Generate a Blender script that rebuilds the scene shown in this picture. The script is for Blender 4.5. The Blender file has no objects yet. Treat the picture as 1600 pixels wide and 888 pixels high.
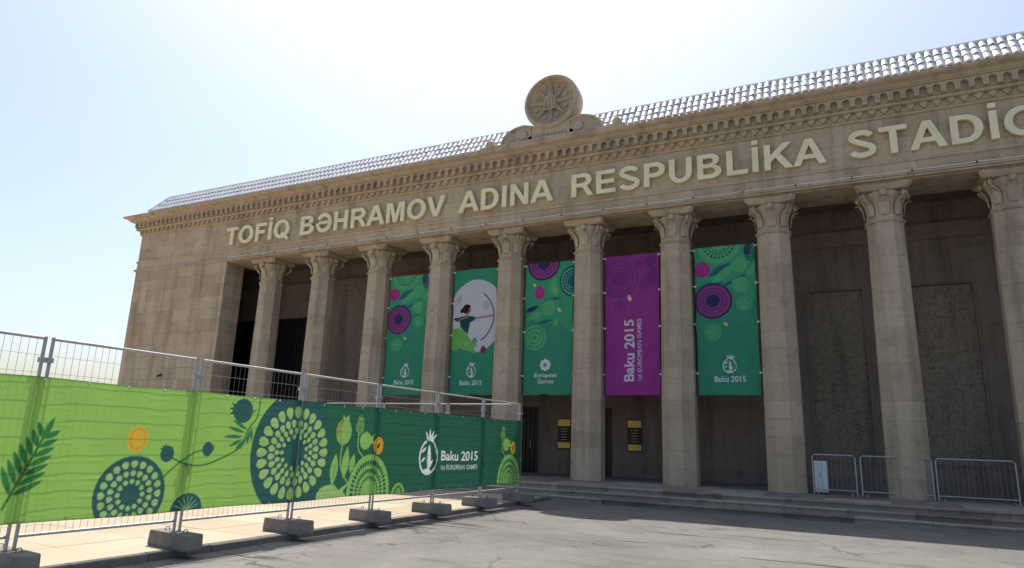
import bpy, bmesh, math, random
import numpy as np
from mathutils import Vector, Matrix

random.seed(7)
rng = np.random.default_rng(7)
SC = bpy.context.scene
COL = SC.collection
R = math.radians

# ------------------------------------------------------------------ camera
cam_d = bpy.data.cameras.new('camera')
cam_d.sensor_fit = 'HORIZONTAL'
cam_d.sensor_width = 36.0
cam_d.lens = 36.0 * 1049.8 / 1600.0
cam_d.clip_start = 0.05
cam_d.clip_end = 6000.0
cam = bpy.data.objects.new('camera', cam_d)
COL.objects.link(cam)
_yaw, _pitch, _roll = 0.4704, 0.2296, 0.0341
_f = Vector((-math.sin(_yaw) * math.cos(_pitch), math.cos(_yaw) * math.cos(_pitch), math.sin(_pitch)))
_r = Vector((math.cos(_yaw), math.sin(_yaw), 0.0))
_u = _r.cross(_f)
_r2 = _r * math.cos(_roll) + _u * math.sin(_roll)
_u2 = -_r * math.sin(_roll) + _u * math.cos(_roll)
cam.matrix_world = Matrix(((_r2.x, _u2.x, -_f.x, 25.0973),
                           (_r2.y, _u2.y, -_f.y, -23.3387),
                           (_r2.z, _u2.z, -_f.z, 1.2465),
                           (0, 0, 0, 1)))
SC.camera = cam

# ------------------------------------------------------------------ sky, sun, exposure
SUN = Vector((-0.25, 0.40, 1.0)).normalized()
EL = math.asin(SUN.z)
AZ = math.atan2(SUN.x, SUN.y)
world = bpy.data.worlds.new('World')
SC.world = world
world.use_nodes = True
wn, wl_ = world.node_tree.nodes, world.node_tree.links
bg = wn['Background']
sky = wn.new('ShaderNodeTexSky')
sky.sky_type = 'NISHITA'
sky.sun_disc = False
sky.sun_elevation = EL
sky.sun_rotation = AZ
sky.altitude = 0.0
sky.air_density = 1.0
sky.dust_density = 3.0
sky.ozone_density = 1.0
wl_.new(sky.outputs['Color'], bg.inputs['Color'])
bg.inputs['Strength'].default_value = 0.115

sun_d = bpy.data.lights.new('sun', 'SUN')
sun_d.energy = 3.7
sun_d.angle = R(0.6)
sun_d.color = (1.0, 0.95, 0.86)
sun = bpy.data.objects.new('sun', sun_d)
COL.objects.link(sun)
sun.rotation_mode = 'QUATERNION'
sun.rotation_quaternion = (-SUN).to_track_quat('-Z', 'Y')
sun.location = (0, 30, 60)

SC.view_settings.view_transform = 'Standard'
SC.view_settings.look = 'None'
SC.view_settings.gamma = 1.0
SC.view_settings.use_curve_mapping = False
SC.view_settings.exposure = 0.82
SC.cycles.max_bounces = 8
SC.cycles.diffuse_bounces = 5
SC.cycles.use_denoising = True

# ------------------------------------------------------------------ key levels (metres)
ROAD_Z = -0.46
PAVE_Z = -0.36
FRONT = -0.85          # plane of the facade
BAY = 3.3              # column spacing
NCOL = 10
MID = 14.85            # middle of the building
XL, XR = -9.33, 39.03  # end corners
PIER_L = -2.31
PIER_R = 2 * MID - PIER_L

# ------------------------------------------------------------------ mesh helpers
class MB:
    def __init__(self):
        self.v, self.f = [], []

    def quadify(self, vs, fs):
        b = len(self.v)
        self.v += [tuple(q) for q in vs]
        self.f += [tuple(b + i for i in t) for t in fs]
        return self

    def box(self, x0, x1, y0, y1, z0, z1):
        return self.quadify([(x0, y0, z0), (x1, y0, z0), (x1, y1, z0), (x0, y1, z0),
                             (x0, y0, z1), (x1, y0, z1), (x1, y1, z1), (x0, y1, z1)],
                            [(0, 3, 2, 1), (4, 5, 6, 7), (0, 1, 5, 4), (1, 2, 6, 5), (2, 3, 7, 6), (3, 0, 4, 7)])

    def chamfer_box(self, x0, x1, y0, y1, z0, z1, c):
        """box with its vertical and top edges broken"""
        def rg(s, z):
            return [(x0 + c + s, y0 + s, z), (x1 - c - s, y0 + s, z), (x1 - s, y0 + c + s, z), (x1 - s, y1 - c - s, z),
                    (x1 - c - s, y1 - s, z), (x0 + c + s, y1 - s, z), (x0 + s, y1 - c - s, z), (x0 + s, y0 + c + s, z)]
        vs = rg(c * .6, z0) + rg(0, z0 + c) + rg(0, z1 - c) + rg(c * .8, z1)
        fs = [tuple(range(7, -1, -1)), tuple(range(24, 32))]
        for k in range(3):
            for i in range(8):
                j = (i + 1) % 8
                fs.append((k * 8 + i, k * 8 + j, k * 8 + 8 + j, k * 8 + 8 + i))
        return self.quadify(vs, fs)

    def rings(self, rings, cap0=True, cap1=True, closed=True):
        n = len(rings[0])
        vs = [q for r in rings for q in r]
        fs = []
        for k in range(len(rings) - 1):
            for i in range(n if closed else n - 1):
                j = (i + 1) % n
                fs.append((k * n + i, k * n + j, (k + 1) * n + j, (k + 1) * n + i))
        if cap0:
            fs.append(tuple(range(n - 1, -1, -1)))
        if cap1:
            b = (len(rings) - 1) * n
            fs.append(tuple(range(b, b + n)))
        return self.quadify(vs, fs)

    def tube(self, path, r, n=6):
        pts = [Vector(q) for q in path]
        rs = []
        prev = None
        for i, q in enumerate(pts):
            t = (pts[min(i + 1, len(pts) - 1)] - pts[max(i - 1, 0)]).normalized()
            a = Vector((0, 0, 1)) if abs(t.z) < .9 else Vector((1, 0, 0))
            if prev is not None:
                a = prev
            s = (a - t * a.dot(t)).normalized()
            prev = s
            w = t.cross(s)
            rs.append([tuple(q + (s * math.cos(k * 2 * math.pi / n) + w * math.sin(k * 2 * math.pi / n)) * r) for k in range(n)])
        return self.rings(rs)

    def prism_y(self, poly, y0, y1):
        """poly of (x, z), extruded along y"""
        n = len(poly)
        vs = [(x, y0, z) for x, z in poly] + [(x, y1, z) for x, z in poly]
        fs = [tuple(range(n)), tuple(range(2 * n - 1, n - 1, -1))]
        for i in range(n):
            j = (i + 1) % n
            fs.append((i, i + n, j + n, j))
        return self.quadify(vs, fs)

    def lathe_y(self, prof, cx, cz, n=32, cap0=True, cap1=True):
        """prof of (radius, y) turned about the y axis through (cx, cz)"""
        rs = [[(cx + r * math.cos(2 * math.pi * k / n), y, cz + r * math.sin(2 * math.pi * k / n)) for k in range(n)] for r, y in prof]
        return self.rings(rs, cap0, cap1)

    def lathe_z(self, prof, n=8, rot=None):
        rot = math.pi / n if rot is None else rot
        rs = [[(r * math.cos(2 * math.pi * k / n + rot), r * math.sin(2 * math.pi * k / n + rot), z) for k in range(n)] for r, z in prof]
        return self.rings(rs)

    def sweep(self, path, prof, closed_prof=True):
        """prof of (out, z) along a plan path whose outside lies on its left"""
        P = [Vector(q) for q in path]
        rings = []
        for i, q in enumerate(P):
            ns = []
            if i > 0:
                d = (q - P[i - 1]).normalized(); ns.append(Vector((-d.y, d.x)))
            if i < len(P) - 1:
                d = (P[i + 1] - q).normalized(); ns.append(Vector((-d.y, d.x)))
            m = ns[0] if len(ns) == 1 else (ns[0] + ns[1]) / (1 + ns[0].dot(ns[1]))
            rings.append([(q.x + m.x * o, q.y + m.y * o, z) for o, z in prof])
        return self.rings(rings, True, True, closed_prof)

    def mesh(self, name, smooth=False):
        m = bpy.data.meshes.new(name)
        m.from_pydata(self.v, [], self.f)
        if smooth:
            m.polygons.foreach_set('use_smooth', [True] * len(m.polygons))
        m.update()
        bm = bmesh.new(); bm.from_mesh(m)
        bmesh.ops.recalc_face_normals(bm, faces=bm.faces)
        bm.to_mesh(m); bm.free()
        return m


def wpos(o):
    return Vector((0, 0, 0)) if o is None else o.location + wpos(o.parent)


def put(name, data, mat=None, parent=None, at=(0, 0, 0)):
    """link a mesh (MB or Mesh) as one object whose origin stands at the world point `at`"""
    if isinstance(data, MB):
        data = data.mesh(name)
    if mat is not None and len(data.materials) == 0:
        data.materials.append(mat)
    o = bpy.data.objects.new(name, data)
    COL.objects.link(o)
    o.parent = parent
    o.location = Vector(at) - wpos(parent)
    return o


def sub(name, data, mat, parent, loc=(0, 0, 0)):
    """link a mesh as a part in the local space of its parent"""
    if isinstance(data, MB):
        data = data.mesh(name)
    if mat is not None and len(data.materials) == 0:
        data.materials.append(mat)
    o = bpy.data.objects.new(name, data)
    COL.objects.link(o)
    o.parent = parent
    o.location = loc
    return o


def tag(o, label=None, cat=None, group=None, kind=None):
    if label: o['label'] = label
    if cat: o['category'] = cat
    if group: o['group'] = group
    if kind: o['kind'] = kind
    return o


def empty(name, at, label, cat, group=None, rz=0.0):
    o = bpy.data.objects.new(name, None)
    COL.objects.link(o)
    o.location = at
    o.rotation_euler = (0, 0, rz)
    return tag(o, label, cat, group)


def copy_tree(o, parent=None):
    c = o.copy()
    COL.objects.link(c)
    c.parent = parent
    for ch in [k for k in KIDS.get(o.name, [])]:
        copy_tree(ch, c)
    return c

KIDS = {}
def index_kids():
    KIDS.clear()
    for o in bpy.data.objects:
        if o.parent:
            KIDS.setdefault(o.parent.name, []).append(o)

# ------------------------------------------------------------------ materials
def nodes(name):
    m = bpy.data.materials.new(name)
    m.use_nodes = True
    t = m.node_tree
    return m, t, t.nodes['Principled BSDF']


def ramp(t, fac, stops):
    n = t.nodes.new('ShaderNodeValToRGB')
    n.color_ramp.elements[0].position, n.color_ramp.elements[0].color = stops[0][0], (*stops[0][1], 1)
    n.color_ramp.elements[1].position, n.color_ramp.elements[1].color = stops[-1][0], (*stops[-1][1], 1)
    for p, c in stops[1:-1]:
        e = n.color_ramp.elements.new(p); e.color = (*c, 1)
    t.links.new(fac, n.inputs[0])
    return n.outputs[0]


def noise(t, vec, scale, detail=4, rough=.55, dist=0.0):
    n = t.nodes.new('ShaderNodeTexNoise')
    n.inputs['Scale'].default_value = scale
    n.inputs['Detail'].default_value = detail
    n.inputs['Roughness'].default_value = rough
    n.inputs['Distortion'].default_value = dist
    t.links.new(vec, n.inputs['Vector'])
    return n.outputs['Fac']


def mapping(t, vec, scale=(1, 1, 1), rot=(0, 0, 0)):
    n = t.nodes.new('ShaderNodeMapping')
    n.inputs['Scale'].default_value = scale
    n.inputs['Rotation'].default_value = rot
    t.links.new(vec, n.inputs['Vector'])
    return n.outputs[0]


def mix(t, fac, a, b, mode='MIX'):
    n = t.nodes.new('ShaderNodeMix')
    n.data_type = 'RGBA'
    n.blend_type = mode
    for k, v in ((0, fac), (6, a), (7, b)):
        if hasattr(v, 'links') or isinstance(v, bpy.types.NodeSocket):
            t.links.new(v, n.inputs[k])
        elif isinstance(v, (int, float)):
            n.inputs[k].default_value = v
        else:
            n.inputs[k].default_value = (*v, 1)
    return n.outputs[2]


def bump(t, bsdf, h, strength=.3, dist=.02):
    n = t.nodes.new('ShaderNodeBump')
    n.inputs['Strength'].default_value = strength
    n.inputs['Distance'].default_value = dist
    t.links.new(h, n.inputs['Height'])
    t.links.new(n.outputs[0], bsdf.inputs['Normal'])


def pos(t):
    return t.nodes.new('ShaderNodeNewGeometry').outputs['Position']


def stone(name, c_lo, c_mid, c_hi, var=.5, grain=14.0, rough=.85, bumps=.35):
    m, t, b = nodes(name)
    p = pos(t)
    oi = t.nodes.new('ShaderNodeObjectInfo').outputs['Random']
    base = ramp(t, oi, [(0, c_lo), (.45, c_mid), (1, c_hi)])
    big = noise(t, p, .9, 7, .68)
    streak = noise(t, mapping(t, p, (1.6, 1.6, .18)), 1.3, 5, .6)
    fine = noise(t, p, grain, 8, .7)
    c = mix(t, var, base, ramp(t, big, [(.3, c_lo), (.5, c_mid), (.72, c_hi)]))
    c = mix(t, .7, c, ramp(t, streak, [(.30, (.56, .55, .54)), (.5, (1, 1, 1)), (.75, (1.08, 1.03, .96))]), 'MULTIPLY')
    blot = noise(t, mapping(t, p, (1, 1, 1.7)), 2.3, 6, .7, .4)
    c = mix(t, .6, c, ramp(t, blot, [(.30, (.62, .60, .56)), (.46, (1, 1, 1)), (.62, (1.02, 1, .97)), (.78, (1.18, 1.10, 1.0))]), 'MULTIPLY')
    c = mix(t, .55, c, ramp(t, fine, [(.25, (.66, .65, .64)), (.5, (1, 1, 1)), (.8, (1.12, 1.1, 1.08))]), 'MULTIPLY')
    t.links.new(c, b.inputs['Base Color'])
    b.inputs['Roughness'].default_value = rough
    b.inputs['Specular IOR Level'].default_value = .25
    bump(t, b, fine, bumps, .012)
    return m


def plain(name, col, rough=.6, metal=0.0, spec=.4, var=.25, scale=6.0):
    m, t, b = nodes(name)
    p = pos(t)
    n = noise(t, p, scale, 6, .65)
    c = mix(t, var, col, ramp(t, n, [(.3, tuple(k * .6 for k in col)), (.7, tuple(min(1, k * 1.25) for k in col))]))
    t.links.new(c, b.inputs['Base Color'])
    b.inputs['Roughness'].default_value = rough
    b.inputs['Metallic'].default_value = metal
    b.inputs['Specular IOR Level'].default_value = spec
    bump(t, b, n, .08, .01)
    return m


M_STONE = stone('limestone', (.36, .277, .185), (.46, .364, .255), (.55, .447, .32), .5)
M_DRUM = stone('column_limestone', (.37, .289, .200), (.458, .364, .260), (.525, .426, .312), .5)
M_TRIM = stone('limestone_trim', (.40, .318, .227), (.47, .378, .275), (.53, .436, .322), .7, 10)
M_JOINT = stone('mortar', (.25, .21, .165), (.28, .235, .185), (.30, .25, .20), .6, 20)
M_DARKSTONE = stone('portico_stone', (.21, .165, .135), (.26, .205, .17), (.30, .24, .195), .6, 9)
M_RELIEF = stone('carved_stone', (.26, .22, .165), (.30, .25, .19), (.34, .285, .22), .6, 9)
M_STEP = stone('step_stone', (.17, .125, .105), (.27, .23, .195), (.38, .335, .29), .25, 9)
M_CONC = stone('block_concrete', (.165, .15, .14), (.21, .192, .18), (.26, .238, .222), .6, 18, .9, .6)
M_STEEL = plain('galvanised_steel', (.42, .42, .41), .5, .35, .4, .35, 9)
M_WIRE = plain('mesh_wire', (.22, .22, .215), .6, .2, .3, .2, 9)
M_LETTER = plain('cream_letter_paint', (.82, .735, .47), .5, 0, .4, .3, 2)
M_TILE = plain('pale_glazed_tile', (.66, .66, .67), .5, .1, .45, .45, 2.2)
M_GUTTER = plain('zinc_gutter', (.42, .43, .46), .5, .5, .4, .3, 3)
M_BLACK = plain('black_board', (.018, .015, .014), .35, 0, .5, .2, 12)
M_GOLD = plain('brass_plate', (.80, .56, .16), .38, .75, .5, .35, 22)
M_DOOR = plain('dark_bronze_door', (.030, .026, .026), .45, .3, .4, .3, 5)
M_ROPE = plain('white_cord', (.75, .74, .70), .7, 0, .3, .1, 9)
M_CAB = plain('white_cabinet_paint', (.66, .67, .70), .45, 0, .45, .2, 5)
M_DARKFIT = plain('dark_metal_fitting', (.05, .05, .05), .5, .5, .4, .2, 9)

# asphalt, dusty and worn
def asphalt():
    m, t, b = nodes('worn_asphalt')
    p = pos(t)
    big = noise(t, p, .22, 6, .62, .6)
    mid = noise(t, p, 1.6, 6, .65)
    fine = noise(t, p, 60, 4, .75)
    arc = noise(t, mapping(t, p, (.35, 2.6, 1), (0, 0, R(28))), 1.1, 5, .6, 1.2)
    c = ramp(t, big, [(.28, (.112, .106, .10)), (.5, (.152, .145, .137)), (.75, (.198, .189, .178))])
    c = mix(t, .5, c, ramp(t, mid, [(.3, (.72, .72, .72)), (.55, (1, 1, 1)), (.8, (1.2, 1.18, 1.15))]), 'MULTIPLY')
    c = mix(t, .6, c, ramp(t, arc, [(.31, (.55, .55, .55)), (.40, (1, 1, 1)), (.7, (1.06, 1.06, 1.05))]), 'MULTIPLY')
    c = mix(t, .55, c, ramp(t, fine, [(.25, (.55, .55, .55)), (.5, (1, 1, 1)), (.8, (1.35, 1.33, 1.3))]), 'MULTIPLY')
    skid = noise(t, mapping(t, p, (.55, 5.0, 1), (0, 0, R(-14))), .9, 3, .5, .3)
    gate = noise(t, p, .33, 2, .5)
    sk = mix(t, 1.0, ramp(t, skid, [(.62, (0, 0, 0)), (.67, (1, 1, 1))]), ramp(t, gate, [(.47, (0, 0, 0)), (.56, (1, 1, 1))]), 'MULTIPLY')
    c = mix(t, sk, c, (.045, .042, .04))
    vo = t.nodes.new('ShaderNodeTexVoronoi'); vo.feature = 'DISTANCE_TO_EDGE'; vo.inputs['Scale'].default_value = .42
    wob = t.nodes.new('ShaderNodeVectorMath'); wob.operation = 'ADD'
    nz = t.nodes.new('ShaderNodeTexNoise'); nz.inputs['Scale'].default_value = 1.4; nz.inputs['Detail'].default_value = 6; t.links.new(p, nz.inputs['Vector'])
    t.links.new(p, wob.inputs[0]); t.links.new(nz.outputs['Color'], wob.inputs[1]); t.links.new(wob.outputs[0], vo.inputs['Vector'])
    crack = ramp(t, vo.outputs['Distance'], [(0.0, (.30, .29, .28)), (.006, (.45, .44, .43)), (.012, (1, 1, 1))])
    gate2 = noise(t, p, .5, 3, .5)
    c = mix(t, ramp(t, gate2, [(.48, (0, 0, 0)), (.58, (.8, .8, .8))]), c, mix(t, 1.0, c, crack, 'MULTIPLY'))
    grit = noise(t, p, 22, 5, .8)
    c = mix(t, .6, c, ramp(t, grit, [(.32, (.62, .62, .62)), (.5, (1, 1, 1)), (.68, (1.28, 1.27, 1.26))]), 'MULTIPLY')
    spots = noise(t, p, 2.6, 3, .5)
    c = mix(t, .55, c, ramp(t, spots, [(.27, (.45, .44, .43)), (.33, (1, 1, 1))]), 'MULTIPLY')
    t.links.new(c, b.inputs['Base Color'])
    b.inputs['Roughness'].default_value = .9
    b.inputs['Specular IOR Level'].default_value = .2
    bump(t, b, grit, .6, .012)
    return m

def paving():
    m, t, b = nodes('beige_paving')
    p = pos(t)
    big = noise(t, p, .5, 6, .6)
    fine = noise(t, p, 30, 5, .7)
    oi = t.nodes.new('ShaderNodeObjectInfo').outputs['Random']
    c = ramp(t, oi, [(0, (.36, .30, .215)), (1, (.43, .365, .265))])
    c = mix(t, .6, c, ramp(t, big, [(.3, (.78, .77, .75)), (.6, (1, 1, 1)), (.8, (1.08, 1.06, 1.04))]), 'MULTIPLY')
    c = mix(t, .5, c, ramp(t, fine, [(.3, (.75, .74, .72)), (.55, (1, 1, 1)), (.8, (1.1, 1.1, 1.1))]), 'MULTIPLY')
    t.links.new(c, b.inputs['Base Color'])
    b.inputs['Roughness'].default_value = .9
    bump(t, b, fine, .3, .006)
    return m

M_ASPH = asphalt()
M_PAVE = paving()
M_KERB = stone('kerb_concrete', (.15, .13, .11), (.185, .165, .14), (.22, .20, .17), .6, 16)

# printed cloth: the print comes from the mesh's own colour attribute
def cloth(name, trans=.35, weave=420.0):
    m, t, b = nodes(name)
    at = t.nodes.new('ShaderNodeAttribute'); at.attribute_name = 'print'
    p = pos(t)
    dirt = noise(t, p, 2.2, 5, .6)
    col = mix(t, .35, at.outputs['Color'], ramp(t, dirt, [(.3, (.78, .78, .78)), (.6, (1, 1, 1))]), 'MULTIPLY')
    t.links.new(col, b.inputs['Base Color'])
    b.inputs['Roughness'].default_value = .75
    b.inputs['Specular IOR Level'].default_value = .25
    tr = t.nodes.new('ShaderNodeBsdfTranslucent')
    t.links.new(col, tr.inputs['Color'])
    mx = t.nodes.new('ShaderNodeMixShader')
    mx.inputs[0].default_value = trans
    t.links.new(b.outputs[0], mx.inputs[1])
    t.links.new(tr.outputs[0], mx.inputs[2])
    t.links.new(mx.outputs[0], t.nodes['Material Output'].inputs['Surface'])
    return m

M_SCRIM = cloth('printed_fence_scrim', .45)
M_FLAG = cloth('printed_banner_cloth', .2)

# ------------------------------------------------------------------ the ground
def grid_sheet(x0, x1, y0, y1, z):
    return MB().quadify([(x0, y0, z), (x1, y0, z), (x1, y1, z), (x0, y1, z)], [(0, 1, 2, 3)])

tag(put('road', grid_sheet(-1500, 1500, -1500, 1500, ROAD_Z), M_ASPH), kind='structure')

KERB_X = 16.64
pave = tag(put('pavement', grid_sheet(-60, KERB_X - .16, -60, 40, PAVE_Z - .012), M_KERB), kind='structure')
# paving slabs as far as they can be told apart, the sheet beyond
slab_m = MB().box(-.596, .596, -.596, .596, -.05, .012).mesh('paving_slab')
slab_m.materials.append(M_PAVE)
n = 0
for iy in range(12):
    for ix in range(12):
        x = KERB_X - .16 - .6 - ix * 1.2
        y = -19.2 + iy * 1.2
        if y > -4.6: continue
        put('paving_slab', slab_m, None, pave, (x, y, PAVE_Z - .012 + rng.uniform(-.002, .003)))
rest = MB()
for (x0, x1, y0, y1) in ((-60, KERB_X - .16 - 14.4, -60, 40), (KERB_X - .16 - 14.396, KERB_X - .16, -60, -19.804), (KERB_X - .16 - 14.396, KERB_X - .16, -5.39, -3.85)):
    nx = max(1, int((x1 - x0) / 1.2)); ny = max(1, int((y1 - y0) / 1.2))
    for i in range(nx):
        for j in range(ny):
            a, b_ = x0 + (x1 - x0) * i / nx, y0 + (y1 - y0) * j / ny
            g = .004
            rest.quadify([(a + g, b_ + g, PAVE_Z), (a + (x1 - x0) / nx - g, b_ + g, PAVE_Z), (a + (x1 - x0) / nx - g, b_ + (y1 - y0) / ny - g, PAVE_Z), (a + g, b_ + (y1 - y0) / ny - g, PAVE_Z)], [(0, 1, 2, 3)])
tag(put('paving_slab', rest, M_PAVE, pave), kind='stuff')
kerb_m = MB().chamfer_box(-.08, .08, -.495, .495, -.16, .012, .012).mesh('kerb_stone')
kerb_m.materials.append(M_KERB)
for i in range(19):
    put('kerb_stone', kerb_m, None, pave, (KERB_X - .08 + rng.uniform(-.006, .006), -21.5 + i * 1.0, PAVE_Z - .012 + rng.uniform(-.004, .003)))
k = MB(); k.box(KERB_X - .16, KERB_X, -60, -22.0, ROAD_Z - .1, PAVE_Z)
tag(put('kerb_stone', k, M_KERB, pave), kind='stuff')

# podium and its steps
POD_Y = -3.2
pod = tag(put('podium', MB().box(XL - .4, XR + .4, POD_Y + .34, 14.0, ROAD_Z - .3, -.004), M_STEP), kind='structure')
for s in range(3):
    y1 = POD_Y - .30 * s
    z1 = -.153 * s
    x = XL - .4
    while x < XR + .4:
        w = 1.5 if s % 2 else 1.65
        x1 = min(x + w, XR + .4)
        if x1 > 9.0 and x < 33.5:
            b = MB()
            # slab with a slightly worn nosing
            prof = [(y1 + .345, z1 - .2), (y1 + .02, z1 - .2), (y1 + .02, z1 - .055), (y1 - .022, z1 - .048), (y1 - .026, z1 - .012), (y1 - .014, z1), (y1 + .345, z1)]
            b.rings([[(xx, yy, zz) for yy, zz in prof] for xx in (x + .004, x1 - .004)])
            put('step_slab', b, M_STEP, pod, (0, rng.uniform(-.006, .006), rng.uniform(-.004, .004)))
        else:
            b = MB().box(x + .004, x1 - .004, y1, y1 + .345, z1 - .2, z1)
            put('step_slab', b, M_STEP, pod)
        x = x1
# paving of the podium between steps and wall
pm = MB().box(-.797, .797, -.597, .597, -.03, .0).mesh('floor_slab')
pm.materials.append(M_STEP)
for j in range(3):
    for i in range(16):
        put('floor_slab', pm, None, pod, (9.0 + i * 1.6, POD_Y + .348 + .6 + j * 1.2, rng.uniform(-.002, .002) + .001))

# ------------------------------------------------------------------ the building
B = empty('stadium_building', (MID, 3.0, ROAD_Z), 'long tan limestone stadium front with a tall colonnade, carved cornice and pale tiled roof edge', 'building')

# core masses (kept behind the facing stones)
SK = .10   # depth of the facing stones
BACK = 3.2
wallm = MB()
wallm.box(XL + SK, PIER_L - .055, FRONT + SK, .25, ROAD_Z, 9.5)            # left end
wallm.box(PIER_R + .004, XR - SK, FRONT + SK, .25, ROAD_Z, 9.5)            # right end
wallm.box(XL + SK, XL + 1.2, .252, 14.0, ROAD_Z, 9.5)
wallm.box(XR - 1.2, XR - SK, .252, 14.0, ROAD_Z, 9.5)
wallm.box(XL + SK, XR - SK, FRONT + SK, .85, 9.502, 12.45)                 # beam and frieze core
put('wall_core', wallm, M_JOINT, B)
ceil_m = MB()
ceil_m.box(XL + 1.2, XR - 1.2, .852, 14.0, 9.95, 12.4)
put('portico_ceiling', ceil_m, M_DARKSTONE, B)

# back wall of the portico with door openings left in it
def wall_with_openings(x0, x1, y0, y1, z0, z1, holes):
    mb = MB(); xs = sorted({x0, x1, *[h[0] for h in holes], *[h[1] for h in holes]})
    for a, b_ in zip(xs[:-1], xs[1:]):
        hs = [h for h in holes if h[0] <= a + 1e-6 and h[1] >= b_ - 1e-6]
        segs, z = [], z0
        for h in sorted(hs, key=lambda h: h[2]):
            if h[2] > z + 1e-6: segs.append((z, h[2]))
            z = h[3]
        segs.append((z, z1))
        for (c, d) in segs:
            mb.box(a, b_, y0, y1, c, d)
    return mb

bays = [(-1.65 + BAY * i) for i in range(11)]     # bay middles; bay i lies left of column i
doors = [(-6.2, -3.3, 0.0, 7.3), (-2.7, .45, 0.0, 7.3), (15.2, 16.35, 0.0, 2.7), (12.1, 13.1, 0.0, 2.7)]
panels = [(bx - 1.0, bx + 1.0, 0.9, 7.05) for k, bx in enumerate(bays) if k in (2, 8, 9)]
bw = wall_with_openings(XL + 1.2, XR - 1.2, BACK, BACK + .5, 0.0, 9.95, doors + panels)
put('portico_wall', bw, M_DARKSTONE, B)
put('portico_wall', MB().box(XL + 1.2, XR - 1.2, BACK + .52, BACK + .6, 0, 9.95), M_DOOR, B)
# cornice and plinth of the back wall
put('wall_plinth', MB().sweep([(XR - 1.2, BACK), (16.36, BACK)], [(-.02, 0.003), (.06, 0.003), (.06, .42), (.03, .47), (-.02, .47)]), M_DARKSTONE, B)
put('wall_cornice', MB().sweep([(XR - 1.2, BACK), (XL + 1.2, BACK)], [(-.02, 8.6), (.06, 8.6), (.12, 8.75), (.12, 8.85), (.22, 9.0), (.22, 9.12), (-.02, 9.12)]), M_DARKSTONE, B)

def carved_panel(x0, x1, z0, z1):
    """framed relief panel with interlaced leaf scrolls"""
    base = put('relief_panel', MB().box(x0, x1, BACK + .10, BACK + .3, z0, z1), M_RELIEF, B)
    fr = MB()
    for (a, b_, c, d) in ((x0, x0 + .09, z0, z1), (x1 - .09, x1, z0, z1), (x0 + .09, x1 - .09, z0, z0 + .09), (x0 + .09, x1 - .09, z1 - .09, z1)):
        fr.box(a, b_, BACK - .04, BACK + .102, c, d)
    put('panel_frame', fr, M_DARKSTONE, base)
    orn = MB()
    rows, cols_ = 24, 8
    w = (x1 - x0 - .22) / cols_; h = (z1 - z0 - .22) / rows
    rr_ = random.Random(int(x0 * 10))
    for r_ in range(rows):
        for c_ in range(cols_):
            cx = x0 + .11 + w * (c_ + .5) + rr_.uniform(-.04, .04); cz = z0 + .11 + h * (r_ + .5) + rr_.uniform(-.04, .04)
            a0 = rr_.uniform(0, 6.28); sg = rr_.choice((-1, 1))
            pts = []
            for q in range(6):
                a = a0 + sg * q / 5 * 4.2
                rr = .125 * (1 - q / 8)
                pts.append((cx + rr * math.cos(a), BACK + .108, cz + rr * math.sin(a)))
            orn.tube(pts, .024, 4)
            if rr_.random() < .6:
                b = rr_.uniform(0, 6.28)
                orn.tube([(cx, BACK + .112, cz), (cx + .10 * math.cos(b), BACK + .10, cz + .10 * math.sin(b)), (cx + .17 * math.cos(b), BACK + .116, cz + .17 * math.sin(b))], .032, 4)
    put('leaf_scroll', orn, M_RELIEF, base)

for pn in panels:
    carved_panel(*pn)

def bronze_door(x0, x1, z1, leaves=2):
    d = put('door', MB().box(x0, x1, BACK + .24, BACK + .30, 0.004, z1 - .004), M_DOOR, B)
    fr = MB()
    fr.box(x0, x0 + .1, BACK + .16, BACK + .242, .004, z1 - .004); fr.box(x1 - .1, x1, BACK + .16, BACK + .242, .004, z1 - .004)
    fr.box(x0 + .1, x1 - .1, BACK + .16, BACK + .242, z1 - .104, z1 - .004)
    put('door_frame', fr, M_DOOR, d)
    g = MB()
    nx = max(4, int((x1 - x0) / .28)); nz = int((z1 - .2) / .42)
    for i in range(1, nx):
        x = x0 + .1 + (x1 - x0 - .2) * i / nx
        g.box(x - .012, x + .012, BACK + .19, BACK + .243, .01, z1 - .106)
    for j in range(1, nz):
        z = .1 + (z1 - .2) * j / nz
        g.box(x0 + .1, x1 - .1, BACK + .205, BACK + .241, z - .012, z + .012)
    put('door_grille', g, M_DOOR, d)
    put('door_handle', MB().tube([((x0 + x1) / 2 + .06, BACK + .2, .95), ((x0 + x1) / 2 + .06, BACK + .15, 1.0), ((x0 + x1) / 2 + .06, BACK + .15, 1.3), ((x0 + x1) / 2 + .06, BACK + .2, 1.35)], .012), M_GOLD, d)

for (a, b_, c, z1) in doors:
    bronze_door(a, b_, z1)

# facing stones
_blk = {}
def block_mesh(w, h, d):
    k = (round(w, 3), round(h, 3), round(d, 3))
    if k not in _blk:
        g = .0025
        m = MB()
        x0, x1, z0, z1 = g, k[0] - g, g, k[1] - g
        c = .003
        vs = [(x0, d, z0), (x1, d, z0), (x1, d, z1), (x0, d, z1),
              (x0, c, z0), (x1, c, z0), (x1, c, z1), (x0, c, z1),
              (x0 + c, 0, z0 + c), (x1 - c, 0, z0 + c), (x1 - c, 0, z1 - c), (x0 + c, 0, z1 - c)]
        fs = [(8, 9, 10, 11)]
        for lo, hi in ((0, 4), (4, 8)):
            for i in range(4):
                j = (i + 1) % 4
                fs.append((lo + i, lo + j, hi + j, hi + i))
        m.quadify(vs, fs)
        me = m.mesh('stone_block'); me.materials.append(M_STONE)
        _blk[k] = me
    return _blk[k]

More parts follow.
